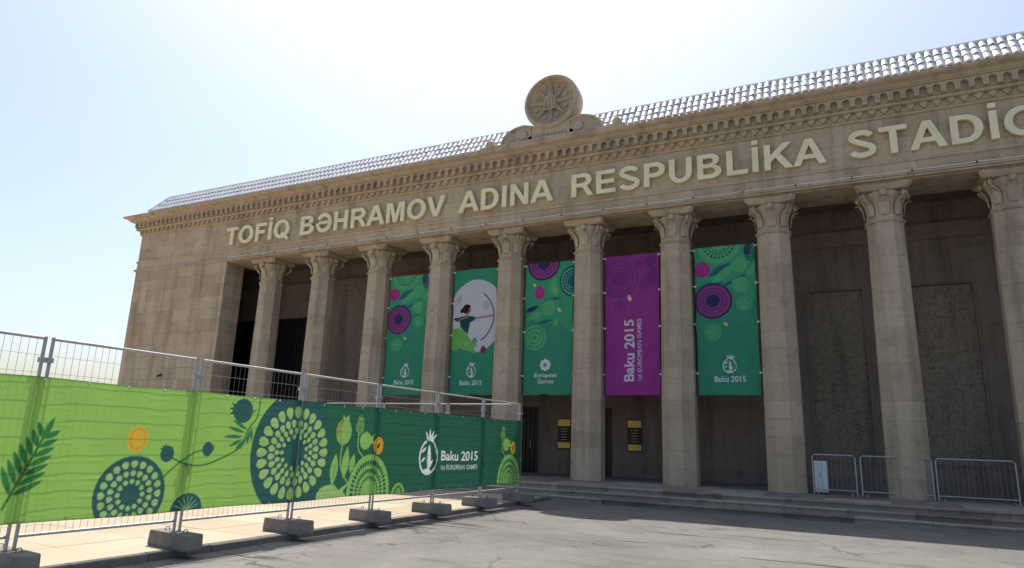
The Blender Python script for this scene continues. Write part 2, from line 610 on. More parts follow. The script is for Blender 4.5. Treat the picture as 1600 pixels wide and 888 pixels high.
def face_blocks(x0, x1, z0, z1, y, nrow, wid, stag=True, depth=SK):
    h = (z1 - z0) / nrow
    for r_ in range(nrow):
        ncol = max(1, round((x1 - x0) / wid))
        w = (x1 - x0) / ncol
        edges = [x0 + w * i for i in range(ncol + 1)]
        if stag and r_ % 2:
            edges = [x0] + [x0 + w * (i + .5) for i in range(ncol)] + [x1]
        for a, b_ in zip(edges[:-1], edges[1:]):
            put('stone_block', block_mesh(b_ - a, h, depth), None, B, (a, y + rng.uniform(-.002, .003), z0 + r_ * h))

face_blocks(XL, PIER_L, ROAD_Z, 9.56, FRONT, 17, 1.17)
# the return of the left pier (faces the colonnade)
def side_blocks(x, y0, y1, z0, z1, nrow, flip):
    h = (z1 - z0) / nrow
    for r_ in range(nrow):
        b = MB().box(-.05, .0, y0 + .004, y1 - .004, .004, h - .004) if not flip else MB().box(0, .05, y0 + .004, y1 - .004, .004, h - .004)
        put('stone_block', b, M_STONE, B, (x, 0, z0 + r_ * h))
side_blocks(PIER_L, FRONT + SK + .002, .25, ROAD_Z, 9.48, 17, False)
# the left flank
for r_ in range(17):
    h = (9.56 - ROAD_Z) / 17
    put('stone_block', MB().box(XL, XL + SK + .002, FRONT + SK + .004, 14.0, .005, h - .005), M_STONE, B, (0, 0, ROAD_Z + r_ * h))
# right end wall, outside the picture: one facing
put('wall_facing', MB().box(PIER_R, XR, FRONT, FRONT + SK - .002, ROAD_Z, 9.56), M_STONE, B)

# frieze stones
face_blocks(XL, XR, 9.56, 10.02, FRONT, 1, 1.65)
face_blocks(XL, XR, 10.10, 11.56, FRONT + .02, 2, 1.45, True, SK - .02)
flank = [(XL, FRONT), (XL, 14.0)]
put('frieze_flank', MB().box(XL, XL + SK, FRONT + SK + .003, 14.0, 9.565, 11.56), M_STONE, B)

PATH = [(XR, 14.0), (XR, FRONT), (XL, FRONT), (XL, 14.0)]
def moulding(name, prof, mat=M_TRIM):
    return put(name, MB().sweep(PATH, prof), mat, B)

# beam soffit between the columns
put('soffit', MB().box(PIER_L - .002, PIER_R + .002, FRONT + SK + .004, .845, 9.462, 9.5), M_TRIM, B)

# mouldings that run round the building: (distance out from the facade, height)
moulding('ledge', [(-.08, 9.50), (.035, 9.50), (.045, 9.555), (.10, 9.575), (.10, 9.63), (.0, 9.66), (-.08, 9.66)])
moulding('string_course', [(-.08, 10.005), (.03, 10.005), (.055, 10.05), (.055, 10.085), (.0, 10.12), (-.08, 10.12)])
moulding('frieze_moulding', [(-.08, 11.545), (.03, 11.545), (.05, 11.60), (.09, 11.62), (-.08, 11.62)])
moulding('dentil_band', [(-.08, 11.622), (.06, 11.622), (.06, 11.83), (.21, 11.83), (.24, 11.86), (.24, 11.915), (.21, 11.94), (-.08, 11.94)])
moulding('arcade_band', [(-.08, 11.942), (.24, 11.942), (.24, 12.27), (-.08, 12.27)])
moulding('cornice', [(-.08, 12.272), (.46, 12.272), (.47, 12.31), (.52, 12.325), (.535, 12.36), (.60, 12.40), (.69, 12.43), (.74, 12.47), (.76, 12.50), (.76, 12.535), (.70, 12.545), (-.08, 12.56)])

PITCH = .352
n_mod = int((XR - XL + .4) / PITCH)
x_first = MID - PITCH * n_mod / 2
# one arch of the blind arcade: a plate with a round-headed opening
def arch_mesh():
    w, h0, h1 = PITCH - .003, 11.944, 12.268
    r = .105
    zs = 12.115
    outer = [(-w / 2, h0), (-r, h0)]
    arc = [(r * math.cos(math.pi - math.pi * q / 8), zs + r * math.sin(math.pi - math.pi * q / 8)) for q in range(9)]
    mb = MB()
    y0, y1 = FRONT - .40, FRONT - .239
    # left jamb, right jamb, and the head split in fans
    mb.box(-w / 2, -r, y0, y1, h0, zs); mb.box(r, w / 2, y0, y1, h0, zs)
    top = [(-w / 2 + w * q / 8, h1) for q in range(9)]
    top[0] = (-w / 2, h1); top[8] = (w / 2, h1)
    lo = [(-w / 2, zs)] + arc + [(w / 2, zs)]
    hi = [(-w / 2, h1)] + top + [(w / 2, h1)]
    vs = [(x, y0, z) for x, z in lo] + [(x, y0, z) for x, z in hi] + [(x, y1, z) for x, z in lo]
    k = len(lo); fs = []
    for i in range(k - 1):
        fs.append((i, i + 1, k + i + 1, k + i))
        if 0 < i < k - 2: fs.append((i, 2 * k + i, 2 * k + i + 1, i + 1))
    mb.quadify(vs, fs)
    # little corbel under each springing
    mb.rings([[(-w / 2 + .035 * 0 + sx * (w / 2 - r) , yy, zz) for yy, zz in ((y0 - .02, h0 + .10), (y0 - .02, h0 + .16), (y0 + .02, h0 + .16), (y0 + .02, h0 + .06))] for sx in (0.0, 1.0)])
    m = mb.mesh('arcade_arch'); m.materials.append(M_TRIM)
    return m

def dentil_mesh():
    mb = MB()
    y0, y1 = FRONT - .145, FRONT - .058
    prof = [(-.10, 11.828), (.10, 11.828), (.10, 11.74), (.045, 11.70), (.03, 11.645), (-.03, 11.645), (-.045, 11.70), (-.10, 11.74)]
    mb.prism_y(prof, y0, y1)
    m = mb.mesh('dentil'); m.materials.append(M_TRIM)
    return m

am, dm = arch_mesh(), dentil_mesh()
arch_rest, dent_rest = MB(), MB()
for i in range(n_mod):
    x = x_first + PITCH * (i + .5)
    put('arcade_arch', am, None, B, (x, 0, 0))
    put('dentil', dm, None, B, (x, 0, 0))
# the same along the left flank (seen only edge-on)
for i in range(18):
    mb = MB().box(XL - .44, XL - .239, -.07, .07, 11.944, 12.268)
    put('arcade_arch', mb, M_TRIM, B, (0, FRONT + .3 + i * PITCH, 0))

# ------------------------------------------------------------------ roof
RE_Y, RE_Z, RT_Y, RT_Z = -1.36, 12.66, -.74, 13.57
RX0, RX1 = -8.35, 38.05
HIP = .75
slope = MB()
slope.quadify([(RX0, RE_Y, RE_Z), (RX1, RE_Y, RE_Z), (RX1 - HIP, RT_Y, RT_Z), (RX0 + HIP, RT_Y, RT_Z),
               (RX1 - HIP, 13.4, RT_Z + .5), (RX0 + HIP, 13.4, RT_Z + .5), (RX0, 14.0, RE_Z), (RX1, 14.0, RE_Z)],
              [(0, 1, 2, 3), (3, 2, 4, 5), (0, 3, 5, 6), (1, 7, 4, 2), (5, 4, 7, 6)])
roof = put('roof', slope, M_TILE, B)
put('gutter', MB().box(RX0 - .05, RX1 + .05, RE_Y - .03, -.6, 12.561, 12.64), M_GUTTER, roof)
sv = Vector((0, RT_Y - RE_Y, RT_Z - RE_Z)); SL = sv.length; sv.normalize()
nv = Vector((0, -sv.z, sv.y))
TP = .236
def tile_geo(end):
    """half-round cover tile lying on the slope, lower end at the origin"""
    L = SL / 3 + .07
    mb = MB(); n = 7
    rings = []
    for q, (s_, r_, lift) in enumerate(((0, .108, .035), (L, .094, .008))):
        ring = []
        for k in range(n):
            a = math.pi * k / (n - 1)
            d = nv * (lift + r_ * .7 * math.sin(a)) + sv * s_
            ring.append((r_ * .9 * math.cos(a), d.y, d.z))
        rings.append(ring)
    mb.rings(rings, False, False, False)
    # thickness of the lower lip, or a round stop at the eave
    lip = []
    for k in range(n):
        a = math.pi * k / (n - 1)
        r2 = .088 if not end else .0
        d = nv * (.035 + r2 * .7 * math.sin(a)) + sv * 0
        lip.append((r2 * .9 * math.cos(a), d.y, d.z))
    mb.rings([lip, rings[0]], False, False, False)
    return mb
tiles = []
for end in (True, False):
    m = tile_geo(end).mesh('roof_tile'); m.materials.append(M_TILE); tiles.append(m)
ncolt = int((RX1 - RX0 - .3) / TP)
far = MB()
near_cols = 0
order = []
for i in range(ncolt):
    x = RX0 + .2 + TP * i
    for c in range(3):
        s_ = SL / 3 * c
        hip = HIP * (s_ + SL / 3) / SL
        if x < RX0 + hip or x > RX1 - hip: continue
        order.append((x, c, s_))
vis = sorted([q for q in order if q[0] < 30.6], key=lambda q: -q[0])
single = set((q[0], q[1]) for q in vis[:297])
for (x, c, s_) in order:
    o = sv * s_
    yz = (x, RE_Y + o.y, RE_Z + o.z)
    if (x, c) in single:
        put('roof_tile', tiles[0 if c == 0 else 1], None, roof, (x + rng.uniform(-.012, .012), yz[1] + rng.uniform(-.012, .008), yz[2] + rng.uniform(-.012, .006)))
    else:
        g = tile_geo(c == 0)
        far.quadify([(a + yz[0], b_ + yz[1], d + yz[2]) for a, b_, d in g.v], g.f)
tag(put('roof_tile', far, M_TILE, roof), kind='stuff')
# hip and ridge caps
put('ridge_cap', MB().tube([(RX0 + HIP, RT_Y, RT_Z + .03), (RX1 - HIP, RT_Y, RT_Z + .03)], .075, 8), M_TILE, roof)
put('hip_cap', MB().tube([(RX0, RE_Y, RE_Z + .03), (RX0 + HIP, RT_Y, RT_Z + .03)], .075, 8), M_TILE, roof)
put('hip_cap', MB().tube([(RX1, RE_Y, RE_Z + .03), (RX1 - HIP, RT_Y, RT_Z + .03)], .075, 8), M_TILE, roof)

# ------------------------------------------------------------------ the round stone emblem above the cornice
EX, EZ, EY = 15.38, 14.23, -1.45
drum = MB().lathe_y([(.0, EY + .80), (.98, EY + .80), (1.10, EY + .68), (1.13, EY + .36), (1.14, EY + .08), (1.12, EY - .01), (1.07, EY - .05), (1.01, EY - .04), (.975, EY + .01), (.95, EY + .12), (.0, EY + .12)], EX, EZ, 48, False, False)
em = put('medallion', drum.mesh('medallion', True), M_TRIM, B)
star = MB()
cpt = (EX, EY - .07, EZ)
for q in range(8):
    a = math.pi / 2 + q * math.pi / 4 + .0
    tip = (EX + .955 * math.cos(a), EY + .02, EZ + .955 * math.sin(a))
    l = (EX + .27 * math.cos(a + math.pi / 8), EY + .095, EZ + .27 * math.sin(a + math.pi / 8))
    r_ = (EX + .27 * math.cos(a - math.pi / 8), EY + .095, EZ + .27 * math.sin(a - math.pi / 8))
    star.quadify([cpt, l, tip, r_], [(0, 1, 2), (0, 2, 3)])
    # oak-leaf sprays and balls between the rays
    b2 = a + math.pi / 8
    star.lathe_y([(.0, EY + .03), (.05, EY + .045), (.065, EY + .1)], EX + .66 * math.cos(b2), EZ + .66 * math.sin(b2), 8, False, False)
put('star_relief', star, M_TRIM, em)
fl = MB()
for (x0, z0, x1, z1, w) in ((-.22, -.24, -.13, .20, .06), (-.06, -.28, -.01, .34, .07), (.10, -.26, .10, .24, .06), (.22, -.22, .20, .12, .05), (-.02, -.34, .26, -.30, .05), (-.28, -.30, .0, -.34, .05)):
    fl.tube([(EX + x0, EY - .0, EZ + z0), (EX + (x0 + x1) / 2 - .05, EY - .03, EZ + (z0 + z1) / 2), (EX + x1, EY + .0, EZ + z1)], w, 5)
put('flame_relief', fl, M_TRIM, em)
put('medallion_rim', MB().lathe_y([(.985, EY + .06), (.985, EY - .06), (1.055, EY - .075), (1.085, EY - .03)], EX, EZ, 48, False, False).mesh('medallion_rim', True), M_TRIM, em)
# base under the drum: a waisted block that carries it
put('medallion_base', MB().prism_y([(EX - .98, 12.70), (EX - .95, 12.86), (EX - .80, 12.96), (EX - .84, 13.34), (EX - .45, 13.28), (EX, 13.22), (EX + .45, 13.28), (EX + .84, 13.34), (EX + .80, 12.96), (EX + .95, 12.86), (EX + .98, 12.70)], EY + .06, EY + .58), M_TRIM, em)
put('medallion_plinth', MB().box(EX - 3.0, EX + 3.0, EY - .12, EY + .60, 12.556, 12.699), M_TRIM, em)
for q in range(9):
    put('bead', MB().lathe_y([(.0, EY + .0), (.05, EY + .02), (.055, EY + .07)], EX - .60 + .15 * q, 12.88, 8, False, False), M_TRIM, em)
for sg in (-1, 1):
    pts = [(.80, 12.70), (.80, 13.34)]
    for q in range(11):            # rounded shoulder falling to a flat tail
        a = math.pi / 2 - (math.pi / 2) * q / 10
        pts.append((1.12 + 1.0 * math.cos(a), 12.78 + .66 * math.sin(a)))
    pts += [(2.45, 12.80), (2.62, 12.84), (2.66, 12.70)]
    poly = [(EX + sg * x, z) for x, z in pts]
    put('scroll', MB().prism_y(poly, EY + .06, EY + .50), M_TRIM, em)
    put('scroll_rib', MB().tube([(EX + sg * x, EY + .05, z - .05) for x, z in pts[1:-1]], .06, 6), M_TRIM, em)
    put('scroll_curl', MB().lathe_y([(.0, EY - .02), (.10, EY - .03), (.16, EY + .0), (.18, EY + .10), (.18, EY + .46), (.0, EY + .46)], EX + sg * 2.66, 12.87, 18, False, False).mesh('scroll_curl', True), M_TRIM, em)
    put('scroll_curl', MB().lathe_y([(.0, EY - .0), (.12, EY - .02), (.19, EY + .01), (.21, EY + .10), (.0, EY + .12)], EX + sg * 1.16, 12.98, 20, False, False).mesh('scroll_curl', True), M_TRIM, em)

# thin cable clipped along the ledge, sagging a little between its clips
cab = []
for q in range(int((PIER_R - PIER_L) / .41)):
    x = PIER_L + q * .41
    cab.append((x, FRONT - .115, 9.672 - (.012 if q % 4 == 2 else .006 if q % 4 in (1, 3) else 0) + rng.uniform(-.004, .004)))
cb_o = put('cable', MB().tube(cab, .014, 5), M_ROPE, B)
for q in range(0, len(cab), 4):
    put('cable_clip', MB().box(cab[q][0] - .02, cab[q][0] + .02, FRONT - .132, FRONT - .055, cab[q][2] - .03, cab[q][2] + .022), M_DARKFIT, cb_o)

# ------------------------------------------------------------------ columns
NDRUM = 15
Z_COL = 8.28
C8 = 1 / math.cos(math.pi / 8)
def shaft_r(z):
    t = max(0, min(1, z / Z_COL))
    return (.585 - .062 * t - .012 * math.sin(math.pi * t) * -1) * C8 * .965
drum_meshes = []
for k in range(NDRUM):
    z0, z1 = Z_COL * k / NDRUM, Z_COL * (k + 1) / NDRUM
    g = .0015; c = .003
    mb = MB().lathe_z([(shaft_r(z0) - c, z0 + g), (shaft_r(z0), z0 + g + c), (shaft_r(z1), z1 - g - c), (shaft_r(z1) - c, z1 - g)], 8)
    m = mb.mesh('drum'); m.materials.append(M_DRUM); drum_meshes.append(m)
core_m = MB().lathe_z([(.54, .003), (.50, 9.3)], 8).mesh('column'); core_m.materials.append(M_JOINT)
collar_m = MB().lathe_z([(shaft_r(8.28), 8.262), (.595, 8.285), (.615, 8.315), (.595, 8.345), (shaft_r(8.3) - .01, 8.37)], 8).mesh('collar'); collar_m.materials.append(M_TRIM)

def capital():
    mb = MB()
    mb.lathe_z([(.535, 8.36), (.535, 8.62), (.555, 8.80), (.61, 8.98), (.70, 9.14), (.72, 9.20), (.64, 9.27)], 8)
    # tall leaves on the faces, curling out at the tip
    for q in range(8):
        a = q * math.pi / 4
        ca, sa = math.cos(a), math.sin(a)
        prof = [(.53, 8.50, .13), (.56, 8.72, .155), (.60, 8.88, .15), (.69, 9.00, .11), (.75, 9.01, .06), (.76, 8.955, .02)]
        ring = []
        for (r_, z, hw) in prof:
            ring.append([(r_ * ca - s_ * hw * sa, r_ * sa + s_ * hw * ca, z) if e == 0 else ((r_ + .03 - abs(s_) * .03) * ca - s_ * hw * sa, (r_ + .03 - abs(s_) * .03) * sa + s_ * hw * ca, z) for s_, e in ((-1, 0), (-.4, 1), (0, 1), (.4, 1), (1, 0))])
        mb.rings(ring, False, False, False)
    # corner volutes under the abacus
    for q in range(4):
        a = math.pi / 4 + q * math.pi / 2
        ca, sa = math.cos(a), math.sin(a)
        for s_ in (-1, 1):
            path = []
            for j in range(12):
                th = -math.pi / 2 + j / 11 * 2.6 * math.pi
                rr = .082 * (1 - j / 14)
                u_ = .80 + rr * math.cos(th); z = 9.13 + rr * math.sin(th)
                path.append((u_ * ca - s_ * .05 * sa, u_ * sa + s_ * .05 * ca, z))
            path = [(.62 * ca - s_ * .12 * sa, .62 * sa + s_ * .12 * ca, 8.86)] + path
            mb.tube(path, .028, 5)
    # rosette in the middle of each side
    for q in range(4):
        a = q * math.pi / 2
        ca, sa = math.cos(a), math.sin(a)
        rs = []
        for (r_, o) in ((.11, .66), (.12, .71), (.07, .76), (.01, .77)):
            rs.append([(o * ca - r_ * math.cos(t_) * sa, o * sa + r_ * math.cos(t_) * ca, 9.17 + r_ * math.sin(t_)) for t_ in [k * math.pi / 4 for k in range(8)]])
        mb.rings(rs, False, True)
    m = mb.mesh('capital'); m.materials.append(M_TRIM)
    return m

def abacus():
    """square slab with hollowed sides and cut corners"""
    pts = []
    A, cut, hol = .80, .10, .085
    for q in range(4):
        a = q * math.pi / 2
        side = [(A - hol * (1 - (s_ / (A - cut)) ** 2), s_) for s_ in [(-(A - cut)) + 2 * (A - cut) * k / 8 for k in range(9)]]
        pts += [(x * math.cos(a) - y * math.sin(a), x * math.sin(a) + y * math.cos(a)) for x, y in side]
    mb = MB()
    mb.rings([[(x * s_, y * s_, z) for x, y in pts] for s_, z in ((.86, 9.26), (.93, 9.30), (.965, 9.345), (1.0, 9.36), (1.0, 9.455), (.98, 9.461))])
    m = mb.mesh('abacus'); m.materials.append(M_TRIM)
    return m
cap_m, ab_m = capital(), abacus()
for i in range(NCOL):
    cx = i * BAY
    c = put('column', core_m, None, B, (cx, 0, 0))
    for k in range(NDRUM):
        put('drum', drum_meshes[k], None, c, (cx, 0, 0))
    put('collar', collar_m, None, c, (cx, 0, 0))
    put('capital', cap_m, None, c, (cx, 0, 0))
    put('abacus', ab_m, None, c, (cx, 0, 0))

# small dark fitting on the left end wall
ft = empty('wall_fitting', (-5.96, FRONT, 3.87), 'small dark metal fitting on the plain left end wall above the fence', 'wall fitting')
put('bracket', MB().box(-6.03, -5.89, FRONT - .05, FRONT - .003, 3.84, 3.98), M_CONC, ft)
put('spout', MB().tube([(-5.96, FRONT - .04, 3.88), (-5.96, FRONT - .16, 3.86), (-5.96, FRONT - .22, 3.80)], .05, 8), M_DARKFIT, ft)

# ------------------------------------------------------------------ raised letters on the frieze
def earc(cx, cy, rx, ry, a0, a1, n=14):
    return [(cx + rx * math.cos(R(a0 + (a1 - a0) * k / n)), cy + ry * math.sin(R(a0 + (a1 - a0) * k / n))) for k in range(n + 1)]

def ribbon(pts, w):
    P = [Vector(q) for q in pts]
    L, Rr = [], []
    for i, q in enumerate(P):
        t = (P[min(i + 1, len(P) - 1)] - P[max(i - 1, 0)]).normalized()
        nrm = Vector((-t.y, t.x)) * (w / 2)
        L.append(tuple(q + nrm)); Rr.append(tuple(q - nrm))
    return L + Rr[::-1]

def rect(x0, y0, x1, y1):
    return [(x0, y0), (x1, y0), (x1, y1), (x0, y1)]

# glyph: (advance, [ [outline, hole, ...], ... ])
GLYPH = {
 'T': (.853, [[[(.325, 0), (.53, 0), (.53, .83), (.82, .83), (.82, 1), (.035, 1), (.035, .83), (.325, .83)]]]),
 'O': (1.087, [[earc(.543, .5, .485, .515, 0, 348, 29), earc(.543, .5, .275, .345, 0, 348, 29)]]),
 'Q': (1.087, [[earc(.543, .5, .485, .515, 0, 348, 29), earc(.543, .5, .275, .345, 0, 348, 29)], [[(.50, .23), (.62, .34), (1.03, -.03), (.93, -.15)]]]),
 'F': (.853, [[[(.1, 0), (.3, 0), (.3, .42), (.70, .42), (.70, .59), (.3, .59), (.3, .83), (.79, .83), (.79, 1), (.1, 1)]]]),
 'I': (.388, [[rect(.095, 0, .295, 1)]]),
 'İ': (.388, [[rect(.095, 0, .295, 1)], [rect(.095, 1.09, .295, 1.26)]]),
 'B': (1.008, [[[(.1, 0), (.1, 1)] + earc(.55, .755, .31, .245, 90, -62) + earc(.57, .275, .36, .275, 60, -90),
               [(.3, .595), (.3, .835)] + earc(.53, .715, .115, .12, 90, -90), [(.3, .165), (.3, .44)] + earc(.56, .3025, .15, .1375, 90, -90)]]),
 'H': (1.008, [[[(.1, 0), (.3, 0), (.3, .41), (.71, .41), (.71, 0), (.91, 0), (.91, 1), (.71, 1), (.71, .585), (.3, .585), (.3, 1), (.1, 1)]]]),
 'R': (1.008, [[[(.1, 0), (.1, 1)] + earc(.60, .715, .31, .285, 90, -68) + [(.77, .37), (1.0, 0), (.76, 0), (.56, .37), (.48, .415), (.3, .415), (.3, 0)],
               [(.3, .575), (.3, .835)] + earc(.58, .705, .125, .13, 90, -90)]]),
 'A': (1.008, [[[(0, 0), (.22, 0), (.305, .23), (.70, .23), (.785, 0), (1.008, 0), (.62, 1), (.388, 1)], [(.368, .395), (.503, .76), (.638, .395)]]]),
 'M': (1.163, [[[(.1, 0), (.29, 0), (.29, .78), (.485, 0), (.68, 0), (.875, .78), (.875, 0), (1.065, 0), (1.065, 1), (.76, 1), (.582, .32), (.40, 1), (.1, 1)]]]),
 'V': (.93, [[[(.355, 0), (.57, 0), (.93, 1), (.71, 1), (.465, .26), (.22, 1), (0, 1)]]]),
 'D': (1.008, [[[(.1, 0), (.1, 1)] + earc(.48, .5, .455, .5, 90, -90, 20), [(.3, .168), (.3, .832)] + earc(.48, .5, .245, .332, 90, -90, 20)]]),
 'N': (1.008, [[[(.1, 0), (.29, 0), (.29, .65), (.71, 0), (.91, 0), (.91, 1), (.72, 1), (.72, .33), (.3, 1), (.1, 1)]]]),
 'E': (.93, [[[(.1, 0), (.86, 0), (.86, .168), (.3, .168), (.3, .425), (.81, .425), (.81, .59), (.3, .59), (.3, .832), (.84, .832), (.84, 1), (.1, 1)]]]),
 'P': (.93, [[[(.1, 0), (.1, 1)] + earc(.54, .69, .335, .31, 90, -90) + [(.3, .38), (.3, 0)], [(.3, .55), (.3, .832)] + earc(.52, .69, .145, .142, 90, -90)]]),
 'U': (1.008, [[[(.1, 1), (.3, 1)] + earc(.505, .37, .205, .215, 180, 360) + [(.71, 1), (.91, 1)] + earc(.505, .40, .405, .415, 0, -180, 18)]]),
 'L': (.853, [[[(.1, 0), (.80, 0), (.80, .168), (.3, .168), (.3, .995), (.1, .995)]]]),
 'K': (1.008, [[[(.1, 0), (.3, 0), (.3, .30), (.455, .46), (.75, 0), (1.01, 0), (.60, .61), (.98, 1), (.71, 1), (.3, .56), (.3, 1), (.1, 1)]]]),
 'S': (.93, [[ribbon(earc(.465, .735, .285, .185, 18, 205, 16) + earc(.465, .265, .305, .195, 62, -165, 18), .185)]]),
 'Ə': (1.05, [[ribbon(earc(.525, .5, .38, .42, 180, 510, 30), .19)], [rect(.24, .44, .84, .585)]]),
}

def glyph_mesh(ch, sx, sz, depth):
    out = MB()
    for gi, shape in enumerate(GLYPH[ch][1]):
        cu = bpy.data.curves.new('glyph', 'CURVE')
        cu.dimensions = '2D'; cu.fill_mode = 'BOTH'; cu.extrude = depth / 2 - gi * .003
        for ring in shape:
            sp = cu.splines.new('POLY')
            sp.points.add(len(ring) - 1)
            for pt, (x, y) in zip(sp.points, ring):
                pt.co = (x * sx, y * sz, 0, 1)
            sp.use_cyclic_u = True
        ob = bpy.data.objects.new('glyph', cu)
        me = bpy.data.meshes.new_from_object(ob)
        out.quadify([(v.co.x, -v.co.z, v.co.y) for v in me.vertices], [tuple(p_.vertices) for p_ in me.polygons])
        bpy.data.objects.remove(ob); bpy.data.curves.remove(cu); bpy.data.meshes.remove(me)
    m = out.mesh('letter'); m.materials.append(M_LETTER)
    return m

sign = empty('facade_lettering', (MID, FRONT, 10.3), 'raised cream capital letters spelling the stadium name along the frieze', 'sign lettering')
ZB, CAP = 10.30, .90
cache = {}
for word, x0, x1 in (('TOFİQ', -2.50, 1.83), ('BƏHRAMOV', 2.40, 10.46), ('ADINA', 11.12, 15.36), ('RESPUBLİKA', 16.02, 24.90), ('STADİONU', 25.48, 32.6)):
    adv = sum(GLYPH[c][0] for c in word)
    s_ = (x1 - x0) / adv
    x = x0
    for c in word:
        key = (c, round(s_, 4))
        if key not in cache: cache[key] = glyph_mesh(c, s_, CAP, .11)
        put('letter', cache[key], None, sign, (x, FRONT - .075, ZB))
        x += GLYPH[c][0] * s_

# ------------------------------------------------------------------ a small 2-D painter for the printed cloths
_txt = {}
def text_tris(s, bold):
    if (s, bold) not in _txt:
        cu = bpy.data.curves.new('t', 'FONT'); cu.body = s; cu.offset = bold
        ob = bpy.data.objects.new('t', cu)
        me = bpy.data.meshes.new_from_object(ob)
        me.calc_loop_triangles()
        co = np.array([v.co[:2] for v in me.vertices])
        tr = np.array([t.vertices[:] for t in me.loop_triangles])
        P = co[tr]
        P[..., 0] -= co[:, 0].min(); w = co[:, 0].max() - co[:, 0].min()
        bpy.data.objects.remove(ob); bpy.data.curves.remove(cu); bpy.data.meshes.remove(me)
        _txt[(s, bold)] = (P, w)
    return _txt[(s, bold)]

class Canvas:
    """colour raster in metres: u to the right, v up; two samples per mesh vertex"""
    def __init__(self, u0, u1, v0, v1, res, bgc):
        self.nx = int(round((u1 - u0) / res)) + 1; self.ny = int(round((v1 - v0) / res)) + 1
        self.u0, self.u1, self.v0, self.v1 = u0, u1, v0, v1
        self.U = u0 + (np.arange(self.nx * 2) - .5) / (self.nx * 2 - 2) * (u1 - u0)
        self.V = v0 + (np.arange(self.ny * 2) - .5) / (self.ny * 2 - 2) * (v1 - v0)
        self.A = np.zeros((self.ny * 2, self.nx * 2, 3)); self.A[:] = bgc

    def win(self, a, b, c, d):
        i0, i1 = np.searchsorted(self.U, [a, b]); j0, j1 = np.searchsorted(self.V, [c, d])
        X, Y = np.meshgrid(self.U[i0:i1], self.V[j0:j1])
        return self.A[j0:j1, i0:i1], X, Y

    def ell(self, cx, cy, rx, ry, col, rot=0):
        m = max(rx, ry)
        A, X, Y = self.win(cx - m, cx + m, cy - m, cy + m)
        c, s_ = math.cos(rot), math.sin(rot)
        p = (X - cx) * c + (Y - cy) * s_; q = -(X - cx) * s_ + (Y - cy) * c
        A[(p / rx) ** 2 + (q / ry) ** 2 <= 1] = col

    def ring(self, cx, cy, rx, ry, w, col, a0=None, a1=None):
        A, X, Y = self.win(cx - rx, cx + rx, cy - ry, cy + ry)
        m = (((X - cx) / rx) ** 2 + ((Y - cy) / ry) ** 2 <= 1) & (((X - cx) / (rx - w)) ** 2 + ((Y - cy) / (ry - w)) ** 2 >= 1)
        if a0 is not None:
            an = np.degrees(np.arctan2(Y - cy, X - cx)) % 360
            m &= ((an - a0) % 360) <= ((a1 - a0) % 360)
        A[m] = col

    def poly(self, pts, col):
        P = np.array(pts, float)
        A, X, Y = self.win(P[:, 0].min(), P[:, 0].max(), P[:, 1].min(), P[:, 1].max())
        if A.size == 0: return
        ins = np.zeros(X.shape, bool)
        for (x0, y0), (x1, y1) in zip(P, np.roll(P, -1, 0)):
            if y0 == y1: continue
            ins ^= ((Y < y0) != (Y < y1)) & (X < (x1 - x0) * (Y - y0) / (y1 - y0) + x0)
        A[ins] = col

    def stroke(self, pts, w, col):
        P = np.array(pts, float)
        for (x0, y0), (x1, y1) in zip(P[:-1], P[1:]):
            A, X, Y = self.win(min(x0, x1) - w, max(x0, x1) + w, min(y0, y1) - w, max(y0, y1) + w)
            L2 = (x1 - x0) ** 2 + (y1 - y0) ** 2 + 1e-9
            t = np.clip(((X - x0) * (x1 - x0) + (Y - y0) * (y1 - y0)) / L2, 0, 1)
            A[(X - x0 - t * (x1 - x0)) ** 2 + (Y - y0 - t * (y1 - y0)) ** 2 <= (w / 2) ** 2] = col

    def curve(self, pts, w, col, n=10):
        P = [np.array(q, float) for q in pts]
        P = [2 * P[0] - P[1]] + P + [2 * P[-1] - P[-2]]
        out = []
        for i in range(1, len(P) - 2):
            for t in np.linspace(0, 1, n, endpoint=False):
                a, b, c, d = P[i - 1:i + 3]
                out.append(.5 * (2 * b + (c - a) * t + (2 * a - 5 * b + 4 * c - d) * t * t + (3 * b - a - 3 * c + d) * t ** 3))
        out.append(P[-2])
        self.stroke(out, w, col)

    def leaf(self, x0, y0, x1, y1, w, col, k=10):
        dx, dy = x1 - x0, y1 - y0
        L = math.hypot(dx, dy); nx, ny = -dy / L, dx / L
        up = [(x0 + dx * t + nx * w * math.sin(math.pi * t) / 2, y0 + dy * t + ny * w * math.sin(math.pi * t) / 2) for t in np.linspace(0, 1, k)]
        dn = [(x0 + dx * t - nx * w * math.sin(math.pi * t) / 2, y0 + dy * t - ny * w * math.sin(math.pi * t) / 2) for t in np.linspace(1, 0, k)]
        self.poly(up + dn, col)

    def drop(self, x0, y0, x1, y1, w, col, k=12):
        """teardrop: point at the first end, round at the second"""
        dx, dy = x1 - x0, y1 - y0
        L = math.hypot(dx, dy) + 1e-9; nx, ny = -dy / L, dx / L
        f = lambda t: (t ** .62) * math.sqrt(max(0, 1 - t ** 2.2)) * w * .58
        up = [(x0 + dx * t + nx * f(t), y0 + dy * t + ny * f(t)) for t in np.linspace(0, 1, k)]
        dn = [(x0 + dx * t - nx * f(t), y0 + dy * t - ny * f(t)) for t in np.linspace(1, 0, k)]
        self.poly(up + dn, col)

    def text(self, s, x, y, size, col, bold=.0, width=None, rot=0, center=False):
        P, w = text_tris(s, bold)
        sx = size if width is None else width / w
        Q = P.copy(); Q[..., 0] *= sx; Q[..., 1] *= size
        if center: Q[..., 0] -= w * sx / 2
        if rot:
            Q = np.stack([-Q[..., 1], Q[..., 0]], -1)
        Q = Q + np.array([x, y])
        for t in Q:
            self.poly(t, col)

